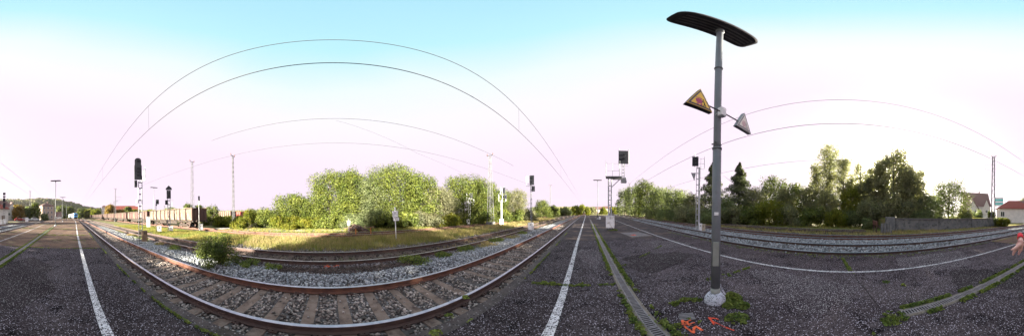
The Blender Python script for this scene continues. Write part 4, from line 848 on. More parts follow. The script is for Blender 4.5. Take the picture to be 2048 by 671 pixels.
def warn(cx, face, border, pict, label, runner):
    w_ = .47; z0 = 3.33
    sg = MB().prism(tri(cx, z0, w_, 0), 'y', -.155, -.075).build('warning_sign', M['lampdark'] if runner == 'black_pure' else M['galv_dark'], LAMP); sg['label'] = label
    MB().prism(tri(cx, z0, w_, 0, .97), 'y', -.158, -.1545).build('rim', M[face], sg)
    MB().prism(tri(cx, z0, w_, 0, .9), 'y', -.161, -.1575).build('border', M[border], sg)
    MB().prism(tri(cx, z0, w_, 0, .70), 'y', -.164, -.1605).build('sign_face', M[face], sg)
    b = MB()
    def poly(pts, o=0): b.prism([(cx+u, z0+v) for u, v in pts], 'y', -.1675-o, -.1645)
    poly([(-.09, .15), (-.075, .09), (-.03, .07), (.02, .08), (.035, .15), (.0, .175), (-.05, .175)])
    poly([(-.085, .19), (-.02, .205), (.03, .195), (.02, .182), (-.03, .19), (-.08, .18)])
    for k in (-.05, .015): poly([(k+.018*math.cos(a*6.283/8), .055+.018*math.sin(a*6.283/8)) for a in range(8)])
    b.build('pushchair_pictogram', M[pict], sg)
    b = MB()
    poly([(.045+.014*math.cos(a*6.283/8), .175+.014*math.sin(a*6.283/8)) for a in range(8)])
    poly([(.035, .155), (.06, .15), (.085, .09), (.07, .085)]); poly([(.035, .145), (.05, .15), (.03, .115), (.02, .12)])
    poly([(.068, .09), (.085, .088), (.10, .055), (.09, .05)]); poly([(.062, .09), (.074, .09), (.06, .045), (.05, .05)])
    b.build('person_pictogram', M[runner], sg)
warn(-.50, 'sign_yellow', 'grey_border', 'pict_pink', 'yellow triangular warning sign with magenta pushchair', 'black_pure')
warn(.55, 'sign_faded', 'galv_dark', 'pict_faded', 'faded white triangular warning sign', 'galv_dark')
platform_lamp('first far platform lamp towards the train, standing at the drain', 3.25, -27.2, 7.7)
platform_lamp('second far platform lamp towards the train', 3.75, -50, 7.5)
platform_lamp('third and farthest platform lamp towards the train', 3.9, -74, 7.5)
platform_lamp('platform lamp behind the cage signal, away from the train', 2.15, 33, 8.0)
MB_ = MB().box((0, 0, .25), (.4, .3, .5), bev=.03); tag(MB_.build('junction_box', M['white']), 'small white box beside the lamp behind the cage signal', 'junction box').location = (2.55, 32.5, 0)
def yard_lamp(label, x, y, H, dark=True):
    t = thing('yard_lamp', label, 'lamp post', (x, y, -.4)); m = M['bogie'] if dark else M['galv']
    MB().tube([(0, 0, 0), (0, 0, H)], [.16, .09], 10).build('pole', m, t, True); MB().bar((0, 0, H-.05), (-1.2, 0, H+.1), .08).build('arm', m, t); MB().box((-1.5, 0, H+.1), (.9, .35, .16), bev=.05).build('lamp_head', M['pole'], t)
x, y = at(228, 78); yard_lamp('dark yard lamp behind the far wagons', x, y, 9.2)
x, y = at(308, 42); t = thing('yard_lamp', 'slim yard lamp with a flat wide head behind the big wagon', 'lamp post', (x, y, -.4)); MB().tube([(0, 0, 0), (0, 0, 9.4)], [.09, .05], 10).build('pole', M['galv_dark'], t, True); slab_lamp(t, 9.45, 2.2, .6)
# ------------------------------------------------------------ masts and wires
def lattice_mast(label, x, y, H, w0=.55, w1=.25, z=-.4, arm=None, rz=0, lt=.05):
    t = thing('catenary_mast', label, 'catenary mast', (x, y, z), rz); b = MB()
    P = lambda sx, sy, f: (sx*(w0+(w1-w0)*f)/2, sy*(w0+(w1-w0)*f)/2, H*f)
    for sx in (-1, 1):
        for sy in (-1, 1): b.bar(P(sx, sy, 0), P(sx, sy, 1), lt)
    b.build('mast_leg', M['mast_paint'], t, fix=False); b = MB(); n = int(H/.75)
    for i in range(n):
        f, g_ = i/n, (i+1)/n; s = 1 if i % 2 else -1
        b.bar(P(-s, -1, f), P(s, -1, g_), lt*.45); b.bar(P(-s, 1, f), P(s, 1, g_), lt*.45); b.bar(P(-1, -s, f), P(-1, s, g_), lt*.45); b.bar(P(1, -s, f), P(1, s, g_), lt*.45)
    b.build('bracing', M['mast_paint'], t, fix=False)
    MB().box((0, 0, .25), (w0+.3, w0+.3, .5), bev=.04).build('footing', M['concrete'], t)
    b = MB(); b.bar((-.55, 0, H+.05), (.55, 0, H+.05), .07); c = b.build('crossarm', M['mast_paint'], t)
    for s in (-.5, .5): MB().tube([(s, 0, H+.08), (s, 0, H+.2), (s, 0, H+.42)], [.05, .07, .03], 8).build('insulator', M['insul'], c, True)
    if arm:
        for zz in (arm[1], arm[1]+1.5):
            MB().bar((0, 0, zz), (arm[0], 0, zz+(-.1 if zz > arm[1] else .5)), .05).build('cantilever', M['mast_paint'], t)
    return t
x, y = at(385, 30); lattice_mast('lattice mast rising behind the big wagon', x, y, 12.3)
x, y = at(467, 25); lattice_mast('slim lattice mast standing free between the far wagons and the bushes', x, y, 11.5, .3, .15)
x, y = at(981, 24.3); lattice_mast('lattice mast in front of the big left tree row', x, y, 10.7, .75, .25)
x, y = at(1986, 33); lattice_mast('tall lattice mast at the right end of the loading ramp', x, y, 14.6, .75, .42, lt=.14, arm=(-1.8, 11.3), rz=fc(1986))
x, y = at(60, 78); lattice_mast('far lattice mast behind the dark trees near the parked cars', x, y, 14, arm=(2, 10))
x, y = at(231, 62); lattice_mast('far lattice mast beside the dark yard lamp', x, y, 12.5, .4, .2, arm=(-2.6, 8))
x, y = at(1101, 60); lattice_mast('far thin lattice mast above the small round tree', x, y, 11.6, .4, .2)
x, y = at(123, 105); lattice_mast('far lattice mast left of the train', x, y, 11, .4, .2, arm=(2, 7))
x, y = at(1259, 70); lattice_mast('far lattice mast among the dark tree row', x, y, 14, .4, .2)
def wire(label, x, z, y0, y1, r, sag=0, bend=bendL, seg=24, dr=None):
    t = thing('overhead_wire', label, 'overhead wire'); pts = []
    for i in range(seg+1):
        yy = y0+(y1-y0)*i/seg; pts.append((x+float(bend(yy)), yy, z-sag*(1-(2*i/seg-1)**2)))
    MB().tube(pts, r, 5).build('wire', M['wire'], t, fix=False)
    if dr:
        for yy, z0, z1 in dr:
            MB().tube([(x+float(bend(yy)), yy, z0), (x+float(bend(yy)), yy, z1)], .005, 5).build('dropper', M['wire'], t, fix=False)
wire('contact wire over the left main track', -2.9, 5.5, -75, 80, .012, seg=60)
wire('messenger wire above the contact wire of the left main track with thin droppers', -2.9, 7.5, -75, 80, .011, .6, seg=60, dr=[(-5.9, 5.5, 6.95), (6.6, 5.5, 6.95), (-17, 5.5, 6.98), (18, 5.5, 6.98)])
wire('messenger wire over the rusty second left track', -6.75, 6.11, -6, 14, .010)
wire('feeder wire carried by the lattice masts on the left', -20.3, 11.35, -48, 60, .022, .3, straight, 40)
wire('lower wire over the track along the right platform edge', 8.1, 6.65, -62, 60, .015, .0, rr, 40)
wire('upper wire over the track along the right platform edge', 8.1, 8.9, -58, 60, .013, .45, rr, 60)
wire('faint wire over the rusty second right track', 12.25, 5.85, -20, 40, .014, 0, rr, 24)
t = thing('overhead_wire', 'slanting wire crossing high over the left tracks', 'overhead wire'); MB().tube([(-12.5, .5, 9.7), (-13.5, 8, 7.6), (-14, 14.5, 6.6)], .008, 5).build('wire', M['wire'], t, fix=False)
#@@PART3
# ------------------------------------------------------------ signals
def loc_px(X0, d):
    """local frame of a thing at pixel column X0, range d: u = metres to the right, v = height above the thing's base"""
    return lambda X, Y: ((X-X0)/PX*d, topz(X0, Y, d)+.4)
def pair_mast(t, h, w_, m='galv', x0=0, z0=0, rung=.45):
    b = MB(); b.box((x0-w_/2+.03, 0, z0+h/2), (.06, .11, h), bev=.008); b.box((x0+w_/2-.03, 0, z0+h/2), (.06, .11, h), bev=.008)
    n = int(h/rung)
    for i in range(n+1): b.box((x0, 0, z0+.05+i*(h-.1)/n), (w_-.12-.002, .06, .09))
    return tag(b.build('mast', M[m], t, fix=False))
def head(t, u0, v0, u1, v1, lenses=2, pl='black', round_top=False):
    cx, cz, W_, H_ = (u0+u1)/2, (v0+v1)/2, abs(u1-u0), abs(v1-v0)
    if round_top:
        pts = [(cx-W_/2, cz-H_/2), (cx+W_/2, cz-H_/2)]+[(cx+W_/2*math.cos(a*math.pi/10), cz+H_*.12+H_*.38*math.sin(a*math.pi/10)) for a in range(11)]
        o = MB().prism(pts, 'y', -.19, -.15).build('signal_head', M[pl], t)
    else: o = MB().box((cx, -.17, cz), (W_, .04, H_), bev=.015).build('signal_head', M[pl], t)
    MB().box((cx, -.06, cz), (W_*.72, .178, H_*.85), bev=.02).build('lamp_case', M[pl], o)
    for i in range(lenses):
        z = cz-H_*.32+H_*.64*(i+.5)/lenses; r_ = min(.1, W_*.2, H_*.16)
        n = 10; b = MB(); V = []; F = []
        for k in range(n+1):
            a = -.4+(math.pi+.8)*k/n; V += [(cx+r_*math.cos(a), -.195, z+r_*math.sin(a)), (cx+r_*math.cos(a), -.33, z+r_*math.sin(a)-.02), (cx+r_*.88*math.cos(a), -.33, z+r_*.88*math.sin(a)-.02), (cx+r_*.88*math.cos(a), -.195, z+r_*.88*math.sin(a))]
        for k in range(n): F += [(4*k+j, 4*k+j+1, 4*k+5+j, 4*k+4+j) for j in range(3)]
        b.add(V, F); b.build('hood', M[pl], o, fix=False)
        MB().tube([(cx, -.192, z), (cx, -.2, z)], r_*.8, 10).build('lens', M['glass'], o)
    return o
def cage(t, u0, v0, u1, v1, dp=.7, y0=.05, m='galv'):
    b = MB(); r_ = .018
    for v in (v0, (v0+v1)/2, v1): b.tube([(u0, y0, v), (u0, y0+dp, v), (u1, y0+dp, v), (u1, y0, v)], r_, 5)
    for (u, y) in ((u0, y0), (u0, y0+dp), (u1, y0+dp), (u1, y0), ((u0+u1)/2, y0+dp)): b.tube([(u, y, v0), (u, y, v1)], r_, 5)
    return b.build('cage_rail', M[m], t, fix=False)
def cabinet(t, u, v0, v1, w_, m='white', y=-.25):
    o = MB().box((u, y, (v0+v1)/2), (w_, .34, v1-v0), bev=.025).build('cabinet', M[m], t)
    b = MB().box((u, y-.175, v1-.15), (.035, .02, .14)); b.box((u, y-.174, v1-.085), (.08, .016, .02)); b.box((u, y-.174, v1-.225), (.08, .016, .02)); b.build('lock', M['black_pure'], o)
    MB().box((u, y, v1+.015), (w_+.05, .38, .03), bev=.01).build('lid', M[m], o); return o
def ladder(t, u, h, y=.22, z0=.2):
    b = MB(); [b.tube([(u+s*.17, y, z0), (u+s*.17, y, h)], .014, 5) for s in (-1, 1)]
    for i in range(int((h-z0)/.3)): b.tube([(u-.17, y, z0+.15+.3*i), (u+.17, y, z0+.15+.3*i)], .01, 5)
    b.build('ladder', M['galv'], t, fix=False)
def signal(label, X, d, z=-.4): x, y = at(X, d); return thing('railway_signal', label, 'railway signal', (x, y, z), fc(X)), loc_px(X, d)
# nearest field signal
t, q = signal('tall signal with stacked black heads nearest the left main track, beige cabinet at its foot', 281, 12.4)
pair_mast(t, q(281, 352)[1], .32, 'galv_dark'); head(t, *q(269, 360), *q(284, 331), 3); head(t, *q(270, 331.5), *q(283, 317), 1, round_top=True); head(t, *q(269, 375), *q(275, 361), 1)
cage(t, *q(283, 358), *q(291, 334)); MB().box((q(274, 0)[0], -.05, q(281, 402)[1]), (.12, .1, .26), bev=.01).build('number_plate', M['white'], t)
cabinet(t, q(288.5, 0)[0], .05, q(281, 461)[1], .42, 'box_brown'); MB().box((0, 0, .1), (.6, .5, .3), bev=.03).build('footing', M['concrete'], t)
t, q = signal('signal with a pointed triangular top board in front of the big wagon', 338, 19.5)
pair_mast(t, q(338, 384)[1], .36, 'galv_dark'); head(t, *q(333.5, 397), *q(342, 380.5), 2)
u0, v0 = q(332, 380); u1, v1 = q(344, 371); MB().prism([(u0, v0), (u1, v0), (u1, v0+.2), ((u0+u1)/2, v1), (u0, v0+.2)], 'y', -.2, -.16).build('triangle_board', M['black'], t)
head(t, *q(330.5, 409), *q(336, 400), 1); cage(t, *q(336, 413), *q(345, 399)); cage(t, *q(328, 415), *q(340, 410), .8); cabinet(t, q(341.5, 0)[0], .3, q(341, 452)[1], .5); ladder(t, 0, q(338, 412)[1])
t, q = signal('small low signal with one square black head between the two taller field signals', 312, 19.1)
MB().tube([(0, 0, 0), (0, 0, q(312, 402)[1])], .045, 8).build('mast', M['galv_dark'], t, True); head(t, *q(312, 408), *q(318, 399), 1); head(t, *q(311, 411), *q(314.5, 408.5), 0); cabinet(t, q(318.5, 0)[0], .25, q(318, 452)[1], .5)
t, q = signal('thin signal with a tiny black head in front of the dark wagon end', 398, 21.3)
MB().tube([(0, 0, 0), (0, 0, q(398, 400)[1])], .04, 8).build('mast', M['white'], t, True); head(t, *q(396.5, 401), *q(400, 392), 1); cabinet(t, q(401.5, 0)[0], .2, q(398, 448)[1], .5)
# far right field signals
t, q = signal('whitish lattice signal with a small black head left of the lattice mast', 939, 25.2)
pair_mast(t, q(939, 395)[1], .3, 'galv', rung=.8); head(t, *q(941, 394), *q(946, 385), 1); cage(t, *q(934, 398), *q(944, 386)); cage(t, *q(936, 409), *q(948, 398), .8); cabinet(t, q(936, 0)[0], .1, q(939, 438)[1], .5)
t, q = signal('broad white signal post with two black heads right of the lattice mast', 1003, 24.6)
MB().box((0, 0, q(1003, 399)[1]/2), (.24, .2, q(1003, 399)[1]), bev=.03).build('mast', M['galv'], t); head(t, *q(1005, 387), *q(1011, 375), 2); head(t, *q(1008, 397.5), *q(1014, 389), 1); cage(t, *q(998, 402), *q(1012, 388), .8); cage(t, *q(1001, 388), *q(1008, 374)); cabinet(t, 0, .05, q(1003, 438)[1], .58)
t, q = signal('signal with two dark heads beside the pale ballast on the left of the platform end', 1062.5, 17.2)
pair_mast(t, q(1062, 370)[1], .18, 'galv_dark'); head(t, *q(1059.5, 370), *q(1068.5, 351), 2); head(t, *q(1064, 383), *q(1070, 372), 1); cage(t, *q(1053, 370), *q(1060, 350)); cabinet(t, q(1061.5, 0)[0], .1, q(1062, 445)[1], .6)
# signal beyond right track
t, q = signal('lattice signal with a caged dark head and twin cabinets beyond the right track', 1395.5, 15.6)
hm = q(1395, 334)[1]; pair_mast(t, hm, .38, 'galv', rung=.55); MB().box((.12, .04, hm/2), (.2, .1, hm), bev=.01).build('mast_channel', M['galv'], t)
head(t, *q(1383.5, 333), *q(1396, 314), 1); cage(t, *q(1394, 334), *q(1408, 312), .7); MB().tube([(q(1389, 0)[0], 0, hm), (q(1389, 0)[0], 0, q(1389, 305)[1])], .03, 6).build('spike', M['galv_dark'], t)
u0, v0 = q(1381, 346); u1, v1 = q(1391, 362); MB().prism([(u0, v0), (u1, v0), ((u0+u1)/2+.1, v1)], 'y', -.16, -.13).build('triangle_board', M['galv_dark'], t)
cabinet(t, q(1401, 0)[0], .12, q(1401, 447)[1], .3, 'white', -.2); cabinet(t, q(1407, 0)[0], .12, q(1401, 448)[1], .36, 'box_beige', -.2)
# tall signal by the far left track, right side
t, q = signal('tall dark signal with four stacked heads by the far track on the left edge', 2056, 37)
pair_mast(t, q(2056, 405)[1], .5, 'galv_dark'); 
for a, c, n in ((385, 390, 1), (391.5, 395, 1), (396, 403.5, 2), (405, 416, 3)): head(t, *q(2053.5, c), *q(2058.8, a), n)
cage(t, *q(2049.5, 400), *q(2055, 394)); cabinet(t, q(2050.5, 0)[0], .1, q(2056, 439)[1], .6); cabinet(t, q(2057.5, 0)[0], .1, q(2056, 438)[1], .6)
# cage signal on the platform
t, q = signal('tall platform signal with a railed service platform and one caged black head', 1219.5, 14.1, 0)
q = (lambda f: (lambda X, Y: (f(X, Y)[0], f(X, Y)[1]-.4)))(q)
zt = q(0, 354)[1]
b = MB(); b.box((-.11, 0, zt/2), (.12, .18, zt), bev=.01); b.box((.13, 0, zt/2), (.10, .18, zt), bev=.01); b.build('mast', M['galv'], t)
b = MB(); [b.box((.01, 0, .5+i*.42), (.118, .1, .06)) for i in range(int((zt-.5)/.42))]; tag(b.build('mast_web', M['galv_dark'], t, fix=False), kind='stuff')
u0 = q(1211.5, 0)[0]; u1 = q(1243, 0)[0]; MB().box(((u0+u1)/2, .1, zt), (u1-u0, .9, .07)).build('service_platform', M['galv_dark'], t)
b = MB(); b.box((.75, .0, zt-.12), (1.35, .2, .2), bev=.02); b.bar((.15, 0, zt-.9), (.85, 0, zt-.2), .06); b.build('bracket_beam', M['galv_dark'], t)
cage(t, u0, zt+.04, q(1239, 0)[0], q(0, 323)[1], .85, -.3)
uh = q(1246, 0)[0]; b = MB(); [b.box((uh+s*.1, 0, (zt-.3+q(0, 326)[1])/2), (.06, .1, q(0, 326)[1]-zt+.3)) for s in (-1, 1)]; [b.box((uh, 0, zt-.2+i*.3), (.138, .06, .05)) for i in range(5)]; b.build('head_post', M['galv'], t, fix=False)
head(t, *q(1236.5, 328), *q(1256, 302), 2); cage(t, *q(1238, 326), *q(1258, 296), .65); MB().box((uh+.05, 0, zt-.38), (.5, .3, .25), bev=.03).build('foot_box', M['galv_dark'], t)
cabinet(t, .03, .22, q(0, 431.5)[1], .72, 'white', -.27)
b = MB(); b.box((0, -.1, .06), (.62, .6, .12), bev=.03); [b.tube([(sx*.25, -.1+sy*.22, .1), (sx*.25, -.1+sy*.22, .21)], .03, 8) for sx in (-1, 1) for sy in (-1, 1)]; b.build('footing', M['concrete'], t)
tree('bush', 'small weeds around the foot of the cage signal', 'weeds', 2.15, 13.6, .9, .22, 'bush', 'moss', 900, .035, z=0)
# field cabinets
def cab(label, X, d, w_, h, z=-.4, m='white'):
    x, y = at(X, d); t = thing('equipment_cabinet', label, 'cabinet', (x, y, z), fc(X)); cabinet(t, 0, 0, h, w_, m, 0); MB().box((0, 0, -.02), (w_+.1, .45, .1), bev=.02).build('plinth', M['concrete'], t)
cab('tall narrow white cabinet in the grass right of the nearest field signal', 297, 28, .62, 1.95)
cab('white cabinet beside the road in front of the parked cars', 2102, 55, .9, 1.6)
# ------------------------------------------------------------ signs and posts
x, y = at(791.5, 11.7); q = loc_px(791.5, 11.7)
t = thing('track_sign', 'slightly leaning white post with two white boards in the dry grass', 'sign', (x, y, -.4), fc(791.5)); t.rotation_euler[1] = R(-1.5)
MB().tube([(0, 0, 0), (0, 0, q(0, 413)[1])], .035, 10).build('post', M['white'], t, True)
u0, v0 = q(786, 421.5); u1, v1 = q(797.5, 433.5)
bd = MB().box(((u0+u1)/2, -.05, (v0+v1)/2), (u1-u0, .02, v0-v1), bev=.008).build('upper_board', M['white'], t)
for i, (f, g_) in enumerate(((.22, .78), (.33, .56), (.42, .36), (.52, .24), (.6, .44), (.8, .68))): MB().box((u0+(u1-u0)*f, -.063, v0-(v0-v1)*g_), (.035, .008, .035), bev=.003).build('black_mark', M['black_pure'], bd)
u0, v0 = q(787.5, 434.2); u1, v1 = q(799, 441)
bd = MB().box(((u0+u1)/2, -.05, (v0+v1)/2), (u1-u0, .02, v0-v1), bev=.008).build('lower_board', M['white'], t)
for f in (.4, .66): MB().box((u0+(u1-u0)*f, -.063, (v0+v1)/2), (.03, .008, .13)).build('black_bar', M['black_pure'], bd)
b = MB(); cu = (u0+u1)/2-.03; b.tube([(cu+.12*math.cos(a*.314), -.064, (v0+v1)/2+.02+.085*math.sin(a*.314)) for a in range(11)], .008, 5); b.build('pink_arc', M['pict_faded'], bd, fix=False)
x, y = at(697, 16.4); q = loc_px(697, 16.4)
t = thing('track_sign', 'small white board on a thin post left of the rusty scrap heap', 'sign', (x, y, -.4), fc(697))
MB().tube([(0, 0, 0), (0, 0, q(0, 437)[1])], .03, 8).build('post', M['galv_dark'], t, True)
b = MB(); b.box((0, -.04, (q(0, 441)[1]+q(0, 450)[1])/2), (.28, .02, .46), bev=.01); bd = b.build('board', M['white'], t); MB().box((0, -.052, q(0, 444.5)[1]), (.1, .006, .07)).build('mark', M['grey_border'], bd)
for X, Yt, d, lab in ((711, 456.5, 15, 'rusty orange post left of its twin, beside the scrap heap'), (741, 454, 15, 'taller rusty orange post right of the scrap heap')):
    x, y = at(X, d); t = thing('marker_post', lab, 'post', (x, y, -.4), fc(X)); h = topz(X, Yt, d)+.4
    MB().box((0, 0, h/2), (.09, .09, h), bev=.012).build('post', M['orange_post'], t); MB().box((0, 0, h+.012), (.11, .11, .025), bev=.008).build('cap', M['rust'], t)
x, y = at(2000, 32); t = thing('marker_post', 'yellow post at the right end of the loading ramp', 'post', (x, y, -.4), fc(2000)); MB().box((0, 0, .62), (.34, .3, 1.24), bev=.05).build('post', M['yellow'], t); MB().box((0, 0, 1.27), (.38, .34, .06), bev=.02).build('cap', M['yellow'], t)
# scrap heap with timbers
x, y = at(716, 17.3); t = thing('scrap_heap', 'reddish brown heap of rusty scrap and timbers in front of the dark bushes', 'scrap heap', (x, y, -.4), fc(716))
b = MB(); n = 14; V = []; r_ = random.Random(4)
for j in range(6):
    for k in range(n): a = 6.283*k/n; s = (1-j/6)**.8*r_.uniform(.6, 1.4); V.append((s*1.25*math.cos(a)-.45*j/6, s*.8*math.sin(a), .95*j/6+r_.uniform(-.16, .16)))
b.add(V, [(j*n+k, j*n+(k+1) % n, (j+1)*n+(k+1) % n, (j+1)*n+k) for j in range(5) for k in range(n)]+[tuple(range(5*n, 6*n))]); b.build('earth_mound', M['rust_dark'], t)
for i in range(9):
    a = Vector((r_.uniform(-1, .9), r_.uniform(-1, -.4), r_.uniform(.1, .7))); c = a+Vector((r_.uniform(-.7, 1.5), r_.uniform(-.3, .3), r_.uniform(-.4, .45))); MB().bar(a, c, .12, .05).build('timber', M['plank'], t)
# ------------------------------------------------------------ open wagons
RT = -.16
def wagon(label, pan='wagon', post='wagon_dark', Ln=13.4, Hs=1.75, group=None, alt=None):
    t = thing('open_wagon', label, 'freight wagon', group=group); W = 2.9; z0 = 1.12
    MB().box((0, 0, z0-.12), (W-.3, Ln, .24), bev=.03).build('underframe', M['bogie'], t); n = 9
    pm = MB().box((0, 0, 0), (.05, Ln/n-.34, Hs-.12), bev=.01).mesh('panel', M[pan]); alt_m = MB().box((0, 0, 0), (.05, Ln/n-.34, Hs-.12), bev=.01).mesh('panel', M[alt or pan]); om = MB().box((0, 0, 0), (.14, .15, Hs), bev=.02).mesh('side_post', M[post])
    for s in (-1, 1):
        for i in range(n): obj('panel', (alt_m if alt and i % 3 else pm), t, (s*(W/2-.06), -Ln/2+Ln*(i+.5)/n, z0+Hs/2))
        for i in range(n+1): obj('side_post', om, t, (s*(W/2), -Ln/2+.08+(Ln-.16)*i/n, z0+Hs/2))
        MB().box((s*(W/2-.02), 0, z0+Hs+.05), (.16, Ln, .1), bev=.02).build('top_rail', M[pan], t)
        e = MB().box((0, s*(Ln/2-.04), z0+Hs/2), (W-.2, .06, Hs-.02)).build('end_wall', M[post], t)
        for k in (-.95, -.32, .32, .95): MB().box((k, s*(Ln/2+.02), z0+Hs/2), (.12, .1, Hs-.1), bev=.015).build('end_post', M[post], e)
        MB().box((0, s*(Ln/2+.04), z0+Hs*.98), (W-.1, .14, .12), bev=.02).build('end_rail', M[post], e)
        for k in (-.87, .87):
            bf = MB().tube([(k, s*(Ln/2-.1), z0-.1), (k, s*(Ln/2+.5), z0-.1)], .09, 10).build('buffer', M['bogie'], t, True); MB().tube([(k, s*(Ln/2+.5), z0-.1), (k, s*(Ln/2+.55), z0-.1)], .22, 14).build('buffer_plate', M['bogie'], bf)
        b = MB(); b.tube([(0, s*(Ln/2), z0-.1), (0, s*(Ln/2+.3), z0-.15)], .05, 6); b.tube([(0, s*(Ln/2+.3), z0-.15), (0, s*(Ln/2+.34), z0-.5)], .04, 6); b.build('coupling', M['bogie'], t)
        bg_ = MB(); yc = s*(Ln/2-2.6)
        for k in (-1, 1):
            bg_.prism([(yc-1.15, .38), (yc-.8, .62), (yc-.3, .5), (yc+.3, .5), (yc+.8, .62), (yc+1.15, .38), (yc+.9, .3), (yc+.3, .3), (yc-.3, .3), (yc-.9, .3)], 'x', k*1.0-.05, k*1.0+.05)
        bg_.box((0, yc, .6), (1.9, .4, .3)); bo = bg_.build('bogie', M['bogie'], t)
        for yy in (-.9, .9):
            for k in (-.75, .75): MB().tube([(k-.07, yc+yy, .46), (k+.07, yc+yy, .46)], .46, 18).build('wheel', M['rust_dark'], bo)
    MB().box((W/2-.2, 0, .7), (.1, 5.5, .35), bev=.02).build('brake_rigging', M['bogie'], t); MB().box((W/2-.1, Ln/2-.7, .9), (.06, .6, .5), bev=.01).build('step', M['bogie'], t)
    return t
w0 = wagon('nearest open wagon with weathered brown panels, its dark end beyond the thin signal', group='open wagons standing on the old siding')
w1 = wagon('second open wagon in the row, brown, half hidden behind the nearest field signal', 'wagon', 'wagon_dark', group='open wagons standing on the old siding', alt='wagon_dark')
KK = {}
for o in COL.objects:
    if o.parent: KK.setdefault(o.parent.name, []).append(o)
YC = -17.3-6.7; w0.location = (float(wb(YC))-14.43, YC, RT)
names = ['second open wagon in the row, brown, half hidden behind the nearest field signal', 'third open wagon in the row behind the nearest field signal', 'fourth open wagon from the camera in the long row', 'fifth open wagon from the camera in the long row', 'sixth open wagon from the camera, below the dark yard lamp', 'seventh open wagon from the camera in the long row', 'eighth open wagon from the camera in the long row', 'ninth open wagon of the row, right of the train', 'last visible open wagon of the long row, nearest the train']
for i, nm in enumerate(names):
    yc = YC-(i+1)*14.7
    if i == 0: w1.location = (-16.63, yc, RT); continue
    copy_tree(w1, (float(straight(yc))-16.63, yc, RT), 0, nm, kids=KK)
KK[w0.name] = [k for k in KK.get(w0.name, [])]
for X, d, mat_, lab, rz in ((449, 52, 'wagon', 'far pinkish brown open wagon right of the dark wagon end', .9), (470, 60, 'wagon_red', 'far red open wagon behind the slim lattice mast', .9)):
    wg = wagon(lab, mat_, mat_ if mat_ == 'wagon_red' else 'wagon_dark', Ln=7, group='open wagons on the far left siding'); x, y = at(X, d); wg.location = (x, y, RT+.1); wg.rotation_euler = (0, 0, fc(X)+rz)
# ------------------------------------------------------------ train
t = thing('passenger_train', 'blue-fronted white passenger train arriving on the left main track', 'train'); Lc = 18.
for i in range(4):
    y0 = -112-i*(Lc+.6); y1 = y0-Lc; p0 = Vector((-2.91+float(bendL(y0)), y0, -.12)); p1 = Vector((-2.91+float(bendL(y1)), y1, -.12))
    yaw = -math.atan2(p1.x-p0.x, p1.y-p0.y)+math.pi; c = (p0+p1)/2; T_ = Matrix.Translation(c) @ Matrix.Rotation(yaw, 4, 'Z')
    def add(b, nm, m_, par=t):
        o = b.build(nm, M[m_], par); 
        if par is t: o.matrix_local = T_
        return o
    sec = [(-1.42, .9), (-1.45, 1.3), (-1.45, 2.9), (-1.3, 3.6), (-.9, 3.95), (.9, 3.95), (1.3, 3.6), (1.45, 2.9), (1.45, 1.3), (1.42, .9)]
    b = MB(); b.prism(sec, 'y', -Lc/2, Lc/2 if i else Lc/2-1.3); body = add(b, 'carriage_body', 'train_white')
    b = MB(); [b.box((s*1.452, 0, 1.25), (.02, Lc-2.8, .5)) for s in (-1, 1)]; b.build('blue_stripe', M['train_blue'], body)
    for s in (-1, 1):
        for k in range(6): MB().box((s*1.456, -Lc/2+3+k*2.3, 2.4), (.03, 1.5, .85), bev=.01).build('window', M['window'], body)
    b = MB(); b.box((0, 0, .6), (2.4, Lc-5, .55), bev=.05); add(b, 'underframe', 'bogie')
    for s in (-1, 1):
        b = MB(); b.box((0, s*(Lc/2-2.6), .5), (2.2, 2.6, .5), bev=.05); [b.tube([(-.85, s*(Lc/2-2.6)+q_, .45), (.85, s*(Lc/2-2.6)+q_, .45)], .43, 14) for q_ in (-.9, .9)]; add(b, 'bogie', 'bogie')
    if i == 0:
        b = MB(); n = len(sec); V = []
        for f, yy in ((1, Lc/2-1.3), (.97, Lc/2-.6), (.86, Lc/2)): V += [(u*f, yy-(max(0, v-2)*.35 if f < 1 else 0), .9+(v-.9)*(1-(1-f)*.5)) for u, v in sec]
        b.add(V, [(j*n+k, j*n+(k+1) % n, (j+1)*n+(k+1) % n, (j+1)*n+k) for j in range(2) for k in range(n)]+[tuple(range(2*n, 3*n))]); cabn = add(b, 'cab_front', 'train_blue')
        MB().box((0, Lc/2-.30, 2.75), (2.0, .1, .95), T=Matrix.Rotation(-.32, 3, 'X').inverted(), bev=.05).build('windscreen', M['window'], cabn)
        for u in (-.85, .85): MB().box((u, Lc/2+.0, 1.5), (.35, .08, .18), bev=.03).build('headlight', M['white'], cabn)
        b = MB(); b.box((0, Lc/2+.02, 1.05), (2.2, .3, .4), bev=.06); b.build('bumper', M['bogie'], cabn)
# ------------------------------------------------------------ cars
def car(label, X, d, m, rz=0, van=False):
    x, y = at(X, d); t = thing('parked_car', label, 'car', (x, y, -.38), fc(X)+rz)
    h = 1.9 if van else 1.45; prof = [(-2.1, .35), (-2.15, .8), (-1.85, .95), (-1.25 if not van else -1.8, h-.05), (.2 if not van else .8, h), (1.0 if not van else 1.3, .98), (1.95, .85), (2.12, .6), (2.1, .35)]
    b = MB(); b.prism(prof, 'y', -.84, .84); body = b.build('body', M[m], t)
    for s in (-1, 1): MB().prism([(-1.55, .98), (-1.2, h-.16), (.12, h-.12), (.75, .98)], 'y', s*.845-.008, s*.845+.008).build('side_window', M['window'], t)
    MB().bar((.98, 0, 1.03), (.3, 0, h-.06), 1.45, .03).build('windscreen', M['window'], t)
    for sx in (-1.3, 1.3):
        for s in (-1, 1): wl = MB().tube([(sx, s*.70, .32), (sx, s*.88, .32)], .32, 18).build('wheel', M['rubber'], t); MB().tube([(sx, s*.875, .32), (sx, s*.89, .32)], .19, 12).build('rim', M['galv'], wl)
